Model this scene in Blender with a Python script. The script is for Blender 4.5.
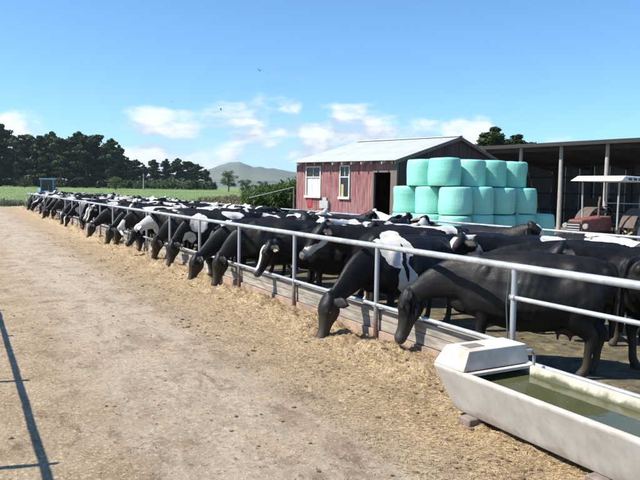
import bpy, bmesh, math, random
import numpy as np
from mathutils import Vector, Matrix, noise

for o in list(bpy.data.objects): bpy.data.objects.remove(o)
scene = bpy.context.scene
COL = scene.collection
RAD = math.radians
random.seed(7)
rng = np.random.default_rng(7)

# ------------------------------------------------------------------ camera
CAM_Z = 2.0
YAW, PITCH, ROLL = RAD(28.97), RAD(4.46), RAD(1.0)
fw = Vector((math.sin(YAW)*math.cos(PITCH), math.cos(YAW)*math.cos(PITCH), -math.sin(PITCH)))
rt = Vector((math.cos(YAW), -math.sin(YAW), 0)); up = rt.cross(fw)
r2 = rt*math.cos(ROLL) + up*math.sin(ROLL); u2 = up*math.cos(ROLL) - rt*math.sin(ROLL)
cd = bpy.data.cameras.new('camera'); cam = bpy.data.objects.new('camera', cd); COL.objects.link(cam)
cam.matrix_world = Matrix(((r2.x, u2.x, -fw.x, 0), (r2.y, u2.y, -fw.y, 0), (r2.z, u2.z, -fw.z, CAM_Z), (0, 0, 0, 1)))
cd.sensor_width = 36.0; cd.lens = 36.0*650/640; cd.clip_start = 0.05; cd.clip_end = 30000
scene.camera = cam

# ------------------------------------------------------------------ sun, sky, exposure
SUN_HEADING, SUN_EL = RAD(-74), RAD(50)          # heading clockwise from +Y
sl = bpy.data.lights.new('sun', 'SUN'); sl.energy = 5.0; sl.angle = RAD(0.53); sl.color = (1.0, 0.955, 0.88)
sun = bpy.data.objects.new('sun', sl); COL.objects.link(sun)
to_sun = Vector((math.sin(SUN_HEADING)*math.cos(SUN_EL), math.cos(SUN_HEADING)*math.cos(SUN_EL), math.sin(SUN_EL)))
sun.rotation_euler = to_sun.to_track_quat('Z', 'Y').to_euler()
sun.location = to_sun*50

def N(nt, t, **kw):
    n = nt.nodes.new(t)
    for k, v in kw.items():
        if k == 'inp':
            for a, b in v.items(): n.inputs[a].default_value = b
        else: setattr(n, k, v)
    return n
def math_n(nt, op, a, b=None, c=None, clamp=False):
    n = nt.nodes.new('ShaderNodeMath'); n.operation = op; n.use_clamp = clamp
    for i, v in enumerate((a, b, c)):
        if v is None: continue
        if isinstance(v, (int, float)): n.inputs[i].default_value = v
        else: nt.links.new(v, n.inputs[i])
    return n.outputs[0]
def vmath(nt, op, a, b=None):
    n = nt.nodes.new('ShaderNodeVectorMath'); n.operation = op
    for i, v in enumerate((a, b)):
        if v is None: continue
        if isinstance(v, (tuple, list)): n.inputs[i].default_value = v
        else: nt.links.new(v, n.inputs[i])
    return n.outputs['Value'] if op in ('LENGTH', 'DOT_PRODUCT') else n.outputs[0]
def mixc(nt, fac, a, b, blend='MIX'):
    n = nt.nodes.new('ShaderNodeMix'); n.data_type = 'RGBA'; n.blend_type = blend
    for sock, v in ((n.inputs[0], fac), (n.inputs[6], a), (n.inputs[7], b)):
        if isinstance(v, (int, float)): sock.default_value = v
        elif isinstance(v, (tuple, list)): sock.default_value = (*v[:3], 1)
        else: nt.links.new(v, sock)
    return n.outputs[2]
def remap(nt, v, a, b, c=0.0, d=1.0, smooth=True):
    n = nt.nodes.new('ShaderNodeMapRange'); n.interpolation_type = 'SMOOTHSTEP' if smooth else 'LINEAR'
    nt.links.new(v, n.inputs[0])
    for i, x in enumerate((a, b, c, d)): n.inputs[i+1].default_value = x
    return n.outputs[0]
def noise_n(nt, vec, scale, detail=4, rough=0.55, dist=0.0, w=None):
    n = nt.nodes.new('ShaderNodeTexNoise')
    if w is not None:
        n.noise_dimensions = '4D'
        if isinstance(w, (int, float)): n.inputs['W'].default_value = w
        else: nt.links.new(w, n.inputs['W'])
    n.inputs['Scale'].default_value = scale; n.inputs['Detail'].default_value = detail
    n.inputs['Roughness'].default_value = rough; n.inputs['Distortion'].default_value = dist
    if vec is not None: nt.links.new(vec, n.inputs['Vector'])
    return n.outputs['Fac']

world = bpy.data.worlds.new('World'); scene.world = world; world.use_nodes = True
wt = world.node_tree; wt.nodes.clear()
sky = N(wt, 'ShaderNodeTexSky', sky_type='NISHITA', sun_disc=False)
sky.sun_elevation = SUN_EL; sky.sun_rotation = SUN_HEADING
sky.altitude = 0; sky.air_density = 1.0; sky.dust_density = 0.15; sky.ozone_density = 1.3
CLOUD_OFF = (28.0, 21.7, 3.9)
def build_clouds(nt, skycol):
    tc = nt.nodes.new('ShaderNodeTexCoord'); d = tc.outputs['Generated']
    sep = nt.nodes.new('ShaderNodeSeparateXYZ'); nt.links.new(d, sep.inputs[0]); z = sep.outputs[2]
    off = vmath(nt, 'ADD', vmath(nt, 'MULTIPLY', d, (1, 1, 2.3)), CLOUD_OFF)
    n1 = noise_n(nt, off, 7.0, 8, 0.56, 0.15)
    n2 = noise_n(nt, vmath(nt, 'ADD', off, (0, 0, 0.05)), 7.0, 8, 0.56, 0.15)
    big = noise_n(nt, off, 2.6, 2, 0.5)
    # more cloud low over the horizon, clear higher up
    thr = remap(nt, z, 0.05, 0.22, 0.02, 0.28, smooth=False)
    f = math_n(nt, 'SUBTRACT', math_n(nt, 'ADD', n1, math_n(nt, 'MULTIPLY', math_n(nt, 'SUBTRACT', big, 0.5), 0.55)), thr)
    mask = math_n(nt, 'MULTIPLY', remap(nt, f, 0.44, 0.59), 0.88)
    top = remap(nt, math_n(nt, 'SUBTRACT', n1, n2), -0.07, 0.08)
    ccol = mixc(nt, top, (4.4, 4.8, 5.6), (7.6, 7.6, 7.6))
    return mixc(nt, mask, skycol, ccol)
# slight lift of saturation as the compact camera gives it
skyc = build_clouds(wt, mixc(wt, 1.0, sky.outputs[0], (0.62, 0.97, 1.26), 'MULTIPLY'))
bg = N(wt, 'ShaderNodeBackground'); bg.inputs['Strength'].default_value = 0.092
wo = N(wt, 'ShaderNodeOutputWorld')
wt.links.new(skyc, bg.inputs[0]); wt.links.new(bg.outputs[0], wo.inputs[0])

scene.view_settings.view_transform = 'Standard'; scene.view_settings.look = 'None'
scene.view_settings.exposure = 0.72; scene.view_settings.gamma = 1.0
scene.view_settings.use_curve_mapping = False
scene.render.engine = 'CYCLES'
scene.cycles.max_bounces = 6; scene.cycles.diffuse_bounces = 3; scene.cycles.transparent_max_bounces = 8
scene.cycles.volume_bounces = 0
scene.cycles.use_denoising = True

# ------------------------------------------------------------------ object helpers
def tag(o, label=None, cat=None, group=None, kind=None):
    if label: o['label'] = label
    if cat: o['category'] = cat
    if group: o['group'] = group
    if kind: o['kind'] = kind
    return o
def empty(name, loc=(0, 0, 0), rz=0.0, label=None, cat=None, group=None):
    o = bpy.data.objects.new(name, None); COL.objects.link(o); o.empty_display_size = 0.2
    o.location = loc; o.rotation_euler = (0, 0, rz)
    return tag(o, label, cat, group)
def link(name, me, parent=None, m=None, loc=(0, 0, 0), rot=(0, 0, 0), scale=(1, 1, 1)):
    o = bpy.data.objects.new(name, me); COL.objects.link(o)
    o.location = loc; o.rotation_euler = rot; o.scale = scale
    if m is not None:
        if len(me.materials) == 0: me.materials.append(m)
        elif me.materials[0] is not m:
            o.material_slots[0].link = 'OBJECT'; o.material_slots[0].material = m
    if parent: o.parent = parent
    return o
class MB:
    """collects simple shapes into one mesh"""
    def __init__(s): s.v = []; s.f = []
    def add(s, vs, fs):
        b = len(s.v); s.v += [tuple(v) for v in vs]; s.f += [tuple(b+i for i in f) for f in fs]; return s
    def box(s, x0, x1, y0, y1, z0, z1):
        return s.add([(x0,y0,z0),(x1,y0,z0),(x1,y1,z0),(x0,y1,z0),(x0,y0,z1),(x1,y0,z1),(x1,y1,z1),(x0,y1,z1)],
                     [(0,3,2,1),(4,5,6,7),(0,1,5,4),(1,2,6,5),(2,3,7,6),(3,0,4,7)])
    def obox(s, c, ax, ay, az):
        c = Vector(c); ax = Vector(ax); ay = Vector(ay); az = Vector(az)
        return s.add([c+ax*i+ay*j+az*k for i, j, k in ((-1,-1,-1),(1,-1,-1),(1,1,-1),(-1,1,-1),(-1,-1,1),(1,-1,1),(1,1,1),(-1,1,1))],
                     [(0,3,2,1),(4,5,6,7),(0,1,5,4),(1,2,6,5),(2,3,7,6),(3,0,4,7)])
    def tube(s, pts, r, n=8, cap=True):
        pts = [Vector(p) for p in pts]; rs = r if isinstance(r, (list, tuple)) else [r]*len(pts)
        rings = []; b0 = len(s.v)
        for i, p in enumerate(pts):
            t = (pts[min(i+1, len(pts)-1)] - pts[max(i-1, 0)]).normalized()
            a = t.cross(Vector((0, 0, 1)) if abs(t.z) < 0.9 else Vector((0, 1, 0))).normalized(); b = t.cross(a)
            s.v += [tuple(p + (a*math.cos(2*math.pi*k/n) + b*math.sin(2*math.pi*k/n))*rs[i]) for k in range(n)]
        for i in range(len(pts)-1):
            for k in range(n):
                A = b0+i*n; B = A+n
                s.f.append((A+k, B+k, B+(k+1) % n, A+(k+1) % n))
        if cap:
            s.f.append(tuple(b0+k for k in range(n))); s.f.append(tuple(b0+(len(pts)-1)*n+n-1-k for k in range(n)))
        return s
    def lathe(s, prof, n=24, axis='Z', c=(0, 0, 0)):
        """prof: list of (radius, height)"""
        b0 = len(s.v)
        for r, h in prof:
            for k in range(n):
                a = 2*math.pi*k/n; x, y = r*math.cos(a), r*math.sin(a)
                p = {'Z': (x, y, h), 'Y': (x, h, y), 'X': (h, x, y)}[axis]
                s.v.append((p[0]+c[0], p[1]+c[1], p[2]+c[2]))
        for i in range(len(prof)-1):
            for k in range(n):
                A = b0+i*n; B = A+n
                s.f.append((A+k, A+(k+1) % n, B+(k+1) % n, B+k))
        s.f.append(tuple(b0+n-1-k for k in range(n))); s.f.append(tuple(b0+(len(prof)-1)*n+k for k in range(n)))
        return s
    def mesh(s, name, smooth=False, fix=True):
        me = bpy.data.meshes.new(name); me.from_pydata(s.v, [], s.f); me.update()
        if fix:
            bm = bmesh.new(); bm.from_mesh(me); bmesh.ops.recalc_face_normals(bm, faces=bm.faces); bm.to_mesh(me); bm.free()
        if smooth:
            me.polygons.foreach_set('use_smooth', [True]*len(me.polygons))
            try: me.set_sharp_from_angle(angle=RAD(40))
            except Exception: pass
        return me
    def build(s, name, m, parent=None, smooth=False, **kw):
        return link(name, s.mesh(name, smooth), parent, m, **kw)
def copy_tree(o, parent=None):
    c = o.copy(); COL.objects.link(c); c.parent = parent
    for ch in list(o.children): copy_tree(ch, c)
    return c
def bevel_mesh(me, w, seg=2):
    bm = bmesh.new(); bm.from_mesh(me)
    bmesh.ops.bevel(bm, geom=list(bm.edges), offset=w, segments=seg, affect='EDGES', profile=0.5)
    bm.to_mesh(me); bm.free(); return me
UNIT = MB().box(-.5, .5, -.5, .5, -.5, .5).mesh('piece')
def piece(name, parent, m, x0, x1, y0, y1, z0, z1):
    me = PIECES.get(m.name)
    if me is None:
        me = UNIT.copy(); me.materials.append(m); PIECES[m.name] = me
    o = bpy.data.objects.new(name, me); COL.objects.link(o); o.parent = parent
    o.location = ((x0+x1)/2, (y0+y1)/2, (z0+z1)/2); o.scale = (x1-x0, y1-y0, z1-z0)
    return o
PIECES = {}
ORD = ['first','second','third','fourth','fifth','sixth','seventh','eighth','ninth','tenth','eleventh','twelfth','thirteenth','fourteenth',
       'fifteenth','sixteenth','seventeenth','eighteenth','nineteenth','twentieth']
TENS = {2: 'twent', 3: 'thirt', 4: 'fort', 5: 'fift', 6: 'sixt', 7: 'sevent'}
def ordinal(i):      # 0-based
    n = i+1
    if n <= 20: return ORD[n-1]
    t, u = divmod(n, 10)
    return TENS[t]+('ieth' if u == 0 else 'y-'+ORD[u-1])

# ------------------------------------------------------------------ materials
def new_mat(name):
    m = bpy.data.materials.new(name); m.use_nodes = True; nt = m.node_tree
    b = nt.nodes['Principled BSDF']; return m, nt, b
def simple(name, col, rough=0.7, var=0.25, scale=6.0, metal=0.0, bump=0.0, bscale=40.0, dirt=None, dirt_amt=0.5, rand=0.0, spec=0.5, coord='Object', stretch=None):
    m, nt, b = new_mat(name)
    tc = N(nt, 'ShaderNodeNewGeometry').outputs['Position'] if coord == 'World' else N(nt, 'ShaderNodeTexCoord').outputs[coord]
    if stretch: tc = vmath(nt, 'MULTIPLY', tc, stretch)
    n = noise_n(nt, tc, scale, 6, 0.6)
    lo = tuple(c*(1-var) for c in col); hi = tuple(min(1, c*(1+var)) for c in col)
    c = mixc(nt, remap(nt, n, 0.3, 0.7), lo, hi)
    if dirt:
        n2 = noise_n(nt, tc, scale*0.45, 8, 0.65, 0.4, w=3.0)
        c = mixc(nt, math_n(nt, 'MULTIPLY', remap(nt, n2, 0.48, 0.68), dirt_amt), c, dirt)
    if rand:
        oi = N(nt, 'ShaderNodeObjectInfo').outputs['Random']
        c = mixc(nt, 1.0, c, mixc(nt, oi, (1-rand,)*3, (1+rand*0.6,)*3), 'MULTIPLY')
    nt.links.new(c, b.inputs['Base Color'])
    b.inputs['Roughness'].default_value = rough; b.inputs['Metallic'].default_value = metal
    b.inputs['Specular IOR Level'].default_value = spec
    if bump:
        bn = N(nt, 'ShaderNodeBump'); bn.inputs['Strength'].default_value = bump; bn.inputs['Distance'].default_value = 0.02
        nt.links.new(noise_n(nt, tc, bscale, 5, 0.6), bn.inputs['Height']); nt.links.new(bn.outputs[0], b.inputs['Normal'])
    return m
M = {}
M['galv'] = simple('galvanised_steel', (0.50, 0.52, 0.54), 0.45, 0.18, 9, metal=0.55, dirt=(0.25, 0.22, 0.19), dirt_amt=0.45, spec=0.5, coord='World')
M['wall_board'] = simple('weathered_board', (0.30, 0.265, 0.215), 0.88, 0.35, 3, bump=0.4, bscale=30, dirt=(0.13, 0.10, 0.07), dirt_amt=0.8, rand=0.2, coord='World', stretch=(8, 1, 8))
M['footing'] = simple('red_brown_kerb', (0.33, 0.235, 0.17), 0.9, 0.25, 5, bump=0.4, dirt=(0.20, 0.15, 0.11), dirt_amt=0.6, coord='World')
def trough_concrete():
    m, nt, b = new_mat('pale_concrete')
    tc = N(nt, 'ShaderNodeTexCoord').outputs['Object']; sep = N(nt, 'ShaderNodeSeparateXYZ'); nt.links.new(tc, sep.inputs[0]); Z = sep.outputs[2]
    n = noise_n(nt, tc, 4, 7, .65); drip = noise_n(nt, vmath(nt, 'MULTIPLY', tc, (9, 9, .8)), 1.6, 6, .65); sp = noise_n(nt, tc, 55, 4, .7); ch = noise_n(nt, tc, 9, 5, .7, w=4.0)
    c = mixc(nt, remap(nt, n, .3, .7), (.46, .42, .37), (.585, .55, .50))
    c = mixc(nt, math_n(nt, 'MULTIPLY', remap(nt, drip, .50, .70), .45), c, (.40, .34, .275))
    c = mixc(nt, math_n(nt, 'MULTIPLY', remap(nt, math_n(nt, 'ADD', Z, math_n(nt, 'MULTIPLY', math_n(nt, 'SUBTRACT', n, .5), .25)), .17, .07), .6), c, (.27, .20, .135))
    c = mixc(nt, math_n(nt, 'MULTIPLY', remap(nt, math_n(nt, 'ADD', Z, math_n(nt, 'MULTIPLY', math_n(nt, 'SUBTRACT', ch, .5), .16)), .475, .50), .45), c, (.38, .29, .20))
    c = mixc(nt, math_n(nt, 'MULTIPLY', remap(nt, sp, .62, .70), .4), c, (.30, .26, .21))
    nt.links.new(c, b.inputs['Base Color']); b.inputs['Roughness'].default_value = .85
    bn = N(nt, 'ShaderNodeBump'); bn.inputs['Strength'].default_value = .12; bn.inputs['Distance'].default_value = .01
    nt.links.new(math_n(nt, 'ADD', n, math_n(nt, 'MULTIPLY', sp, .3)), bn.inputs['Height']); nt.links.new(bn.outputs[0], b.inputs['Normal'])
    return m
M['concrete'] = trough_concrete()
M['cover_concrete'] = simple('cover_concrete', (0.55, 0.50, 0.44), 0.85, 0.14, 5, bump=0.1, bscale=30, dirt=(0.33, 0.245, 0.18), dirt_amt=0.75)
def mossy():
    m, nt, b = new_mat('mossy_concrete')
    tc = N(nt, 'ShaderNodeTexCoord').outputs['Object']; sep = N(nt, 'ShaderNodeSeparateXYZ'); nt.links.new(tc, sep.inputs[0])
    n = noise_n(nt, tc, 6, 7, .65); f = noise_n(nt, tc, 30, 5, .7)
    c = mixc(nt, remap(nt, n, .3, .7), (.36, .32, .235), (.52, .475, .375))
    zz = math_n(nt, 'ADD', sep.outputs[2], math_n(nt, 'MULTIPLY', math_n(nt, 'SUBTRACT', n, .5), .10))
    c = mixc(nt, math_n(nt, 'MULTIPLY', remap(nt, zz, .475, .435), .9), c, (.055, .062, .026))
    c = mixc(nt, math_n(nt, 'MULTIPLY', remap(nt, f, .6, .7), .4), c, (.2, .16, .10))
    nt.links.new(c, b.inputs['Base Color']); b.inputs['Roughness'].default_value = .8
    return m
M['inside_concrete'] = mossy()
M['block'] = simple('block_brick', (0.20, 0.16, 0.13), 0.9, 0.25, 12, bump=0.4)
M['old_timber'] = simple('old_timber', (0.16, 0.13, 0.105), 0.85, 0.3, 4, bump=0.3, stretch=(6, 6, 1))
M['shaded_board'] = simple('shaded_board', (0.070, 0.045, 0.040), 0.85, 0.35, 4, bump=0.3, stretch=(6, 6, 0.8), rand=0.3)  # the gable end's shade is put into this board colour
M['white_paint'] = simple('white_paint', (0.56, 0.55, 0.51), 0.7, 0.14, 5, dirt=(0.34, 0.29, 0.24), dirt_amt=0.6)
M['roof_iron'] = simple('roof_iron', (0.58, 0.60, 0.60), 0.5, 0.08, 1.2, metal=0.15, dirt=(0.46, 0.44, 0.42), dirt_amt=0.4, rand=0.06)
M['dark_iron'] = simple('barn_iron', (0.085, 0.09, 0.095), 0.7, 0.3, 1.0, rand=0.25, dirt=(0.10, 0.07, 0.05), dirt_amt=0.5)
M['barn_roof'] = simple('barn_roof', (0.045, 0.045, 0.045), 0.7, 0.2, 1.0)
M['barn_timber'] = simple('barn_timber', (0.055, 0.047, 0.04), 0.9, 0.3, 4, stretch=(6, 6, 1))  # darker copy of old timber, with the barn's inside shade in its colour
M['pole_wood'] = simple('barn_pole', (0.36, 0.335, 0.30), 0.85, 0.18, 4, stretch=(6, 6, 1), bump=0.2)
M['curtain'] = simple('curtain_cloth', (0.62, 0.61, 0.58), 0.9, 0.15, 7, stretch=(6, 6, 1))
M['yellow_cloth'] = simple('yellow_cloth', (0.45, 0.38, 0.17), 0.9, 0.2, 7)
M['black_void'] = simple('dark_interior', (0.03, 0.027, 0.025), 0.9, 0.3, 3)
M['grey_box'] = simple('grey_meter_box', (0.42, 0.42, 0.40), 0.7, 0.2, 9)
M['red_panel'] = simple('red_panel', (0.34, 0.045, 0.045), 0.6, 0.25, 8)
M['tractor_red'] = simple('tractor_red', (0.19, 0.048, 0.036), 0.65, 0.35, 7, dirt=(0.13, 0.075, 0.05), dirt_amt=0.9)
M['tractor_blue'] = simple('tractor_blue', (0.20, 0.32, 0.40), 0.4, 0.15, 7)
M['tractor_dark'] = simple('tractor_iron', (0.035, 0.034, 0.033), 0.6, 0.4, 10, dirt=(0.13, 0.10, 0.07), dirt_amt=0.6)
M['tyre'] = simple('tyre_rubber', (0.03, 0.028, 0.026), 0.85, 0.3, 9, dirt=(0.30, 0.22, 0.13), dirt_amt=0.95)
M['lug'] = simple('muddy_lug', (0.33, 0.25, 0.15), 0.9, 0.35, 9)
M['rim'] = simple('wheel_rim', (0.42, 0.40, 0.36), 0.6, 0.2, 9)
M['canopy_white'] = simple('canopy_white', (0.74, 0.72, 0.68), 0.5, 0.08, 5, dirt=(0.5, 0.45, 0.38), dirt_amt=0.4)
M['tan_cover'] = simple('dusty_cowl', (0.10, 0.075, 0.055), 0.8, 0.3, 9)
M['rust'] = simple('rusty_steel', (0.14, 0.085, 0.06), 0.8, 0.4, 10)
M['bird'] = simple('bird_feathers', (0.02, 0.02, 0.022), 0.8, 0.2, 10)
M['tag_yellow'] = simple('ear_tag_plastic', (0.75, 0.52, 0.05), 0.5, 0.05, 9)
M['lamp_lens'] = simple('lamp_lens', (0.32, 0.30, 0.26), 0.4, 0.05, 9)
M['eye'] = simple('eye_wet', (0.012, 0.010, 0.008), 0.12, 0.1, 9)
M['straw'] = None
M['clod'] = simple('dung_clods', (0.125, 0.080, 0.042), 0.95, 0.45, 3.0, coord='World')
def glass_mat():
    m, nt, b = new_mat('window_glass')
    b.inputs['Base Color'].default_value = (0.02, 0.025, 0.03, 1); b.inputs['Roughness'].default_value = 0.08
    return m
M['glass'] = glass_mat()
def pane_mat():
    m, nt, b = new_mat('clear_pane')
    b.inputs['Base Color'].default_value = (0.95, 0.97, 0.97, 1); b.inputs['Roughness'].default_value = 0.03
    b.inputs['Transmission Weight'].default_value = 1.0; b.inputs['IOR'].default_value = 1.05
    return m
M['pane'] = pane_mat()
def red_boards():
    m, nt, b = new_mat('faded_red_boards')
    tc = N(nt, 'ShaderNodeNewGeometry').outputs['Position']
    st = vmath(nt, 'MULTIPLY', tc, (9, 9, 0.9)); oi = N(nt, 'ShaderNodeObjectInfo').outputs['Random']
    n = noise_n(nt, st, 1.6, 7, 0.65, 0.2); n2 = noise_n(nt, tc, 1.1, 4, 0.6)
    c = mixc(nt, oi, (0.21, 0.060, 0.060), (0.30, 0.108, 0.105))
    c = mixc(nt, remap(nt, n, 0.38, 0.68), c, (0.33, 0.205, 0.19))          # bleached streaks
    c = mixc(nt, math_n(nt, 'MULTIPLY', remap(nt, n2, 0.5, 0.72), 0.55), c, (0.155, 0.035, 0.036))
    nt.links.new(c, b.inputs['Base Color']); b.inputs['Roughness'].default_value = 0.85
    return m
M['red_board'] = red_boards()
def bale_wrap():
    m, nt, b = new_mat('bale_wrap')
    tc = N(nt, 'ShaderNodeTexCoord').outputs['Object']; oi = N(nt, 'ShaderNodeObjectInfo').outputs['Random']
    c = mixc(nt, oi, (0.215, 0.565, 0.45), (0.275, 0.64, 0.515))
    bands = noise_n(nt, vmath(nt, 'MULTIPLY', tc, (0.6, 0.6, 9)), 1.5, 3, 0.5)
    c = mixc(nt, math_n(nt, 'MULTIPLY', remap(nt, bands, 0.35, 0.7), 0.25), c, (0.40, 0.78, 0.66))
    d = noise_n(nt, tc, 2.0, 6, 0.65)
    c = mixc(nt, math_n(nt, 'MULTIPLY', remap(nt, d, 0.55, 0.75), 0.22), c, (0.22, 0.38, 0.29))
    nt.links.new(c, b.inputs['Base Color']); b.inputs['Roughness'].default_value = 0.38
    b.inputs['Subsurface Weight'].default_value = 0.0
    bn = N(nt, 'ShaderNodeBump'); bn.inputs['Strength'].default_value = 0.4; bn.inputs['Distance'].default_value = 0.025
    w = noise_n(nt, vmath(nt, 'MULTIPLY', tc, (4, 4, 1.6)), 2.6, 5, 0.6, 1.0)
    nt.links.new(math_n(nt, 'ADD', w, math_n(nt, 'MULTIPLY', bands, 0.5)), bn.inputs['Height']); nt.links.new(bn.outputs[0], b.inputs['Normal'])
    return m
M['bale'] = bale_wrap()
def water_mat():
    m, nt, b = new_mat('trough_water')
    tc = N(nt, 'ShaderNodeTexCoord').outputs['Object']
    n = noise_n(nt, tc, 3.5, 5, 0.6)
    nt.links.new(mixc(nt, remap(nt, noise_n(nt, tc, 26, 5, .7), .64, .68), mixc(nt, n, (0.048, 0.055, 0.022), (0.092, 0.092, 0.042)), (.26, .21, .10)), b.inputs['Base Color'])
    b.inputs['Roughness'].default_value = 0.05; b.inputs['IOR'].default_value = 1.33
    bn = N(nt, 'ShaderNodeBump'); bn.inputs['Strength'].default_value = 0.06; bn.inputs['Distance'].default_value = 0.01
    nt.links.new(noise_n(nt, tc, 9, 2, 0.5), bn.inputs['Height']); nt.links.new(bn.outputs[0], b.inputs['Normal'])
    return m
M['water'] = water_mat()
def leaf_mat(name, a, bcol, trans=0.25, scale=0.35):
    m, nt, b = new_mat(name)
    g = N(nt, 'ShaderNodeNewGeometry'); oi = N(nt, 'ShaderNodeObjectInfo').outputs['Random']
    n = noise_n(nt, g.outputs['Position'], scale, 3, 0.6)
    r = g.outputs['Random Per Island']
    f = math_n(nt, 'ADD', math_n(nt, 'MULTIPLY', remap(nt, n, 0.3, 0.7), 0.6), math_n(nt, 'MULTIPLY', r, 0.4))
    c = mixc(nt, f, a, bcol)
    c = mixc(nt, 1.0, c, mixc(nt, oi, (0.8,)*3, (1.15,)*3), 'MULTIPLY')
    nt.links.new(c, b.inputs['Base Color']); b.inputs['Roughness'].default_value = 0.6
    b.inputs['Specular IOR Level'].default_value = 0.25
    tr = N(nt, 'ShaderNodeBsdfTranslucent'); nt.links.new(c, tr.inputs[0])
    mx = N(nt, 'ShaderNodeMixShader'); mx.inputs[0].default_value = trans
    out = nt.nodes['Material Output']
    nt.links.new(b.outputs[0], mx.inputs[1]); nt.links.new(tr.outputs[0], mx.inputs[2]); nt.links.new(mx.outputs[0], out.inputs[0])
    return m
M['pine'] = leaf_mat('pine_needles', (0.018, 0.040, 0.012), (0.058, 0.095, 0.030), 0.12)
M['broad'] = leaf_mat('broad_leaves', (0.045, 0.080, 0.020), (0.10, 0.15, 0.045), 0.25)
M['dark_leaf'] = leaf_mat('dark_leaves', (0.025, 0.050, 0.015), (0.060, 0.10, 0.030), 0.2)
M['maize'] = leaf_mat('maize_leaves', (0.032, 0.066, 0.013), (0.085, 0.135, 0.034), 0.3)
M['brush'] = leaf_mat('dry_brush', (0.10, 0.085, 0.045), (0.17, 0.15, 0.07), 0.2)
M['weed'] = leaf_mat('grey_weeds', (0.09, 0.11, 0.07), (0.17, 0.19, 0.12), 0.25)
M['straw'] = leaf_mat('straw', (0.15, 0.095, 0.042), (0.56, 0.42, 0.225), 0.1, 3.0)
M['bark'] = simple('bark', (0.11, 0.085, 0.065), 0.95, 0.35, 3, stretch=(4, 4, 1))

def field_mat():
    m, nt, b = new_mat('field_grass')
    p = N(nt, 'ShaderNodeNewGeometry').outputs['Position']
    n = noise_n(nt, p, 0.03, 6, 0.6); n2 = noise_n(nt, p, 0.9, 6, 0.7); n3 = noise_n(nt, vmath(nt, 'MULTIPLY', p, (0.3, 1, 1)), 0.06, 4, 0.6)
    c = mixc(nt, remap(nt, n, 0.3, 0.7), (0.105, 0.185, 0.040), (0.175, 0.225, 0.070))
    c = mixc(nt, math_n(nt, 'MULTIPLY', remap(nt, n2, 0.35, 0.75), 0.45), c, (0.085, 0.135, 0.030))
    c = mixc(nt, math_n(nt, 'MULTIPLY', remap(nt, n3, 0.52, 0.7), 0.5), c, (0.23, 0.22, 0.10))
    nt.links.new(c, b.inputs['Base Color']); b.inputs['Roughness'].default_value = 0.9
    bn = N(nt, 'ShaderNodeBump'); bn.inputs['Strength'].default_value = 0.6; bn.inputs['Distance'].default_value = 0.1
    nt.links.new(noise_n(nt, p, 5, 6, 0.7), bn.inputs['Height']); nt.links.new(bn.outputs[0], b.inputs['Normal'])
    return m
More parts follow.
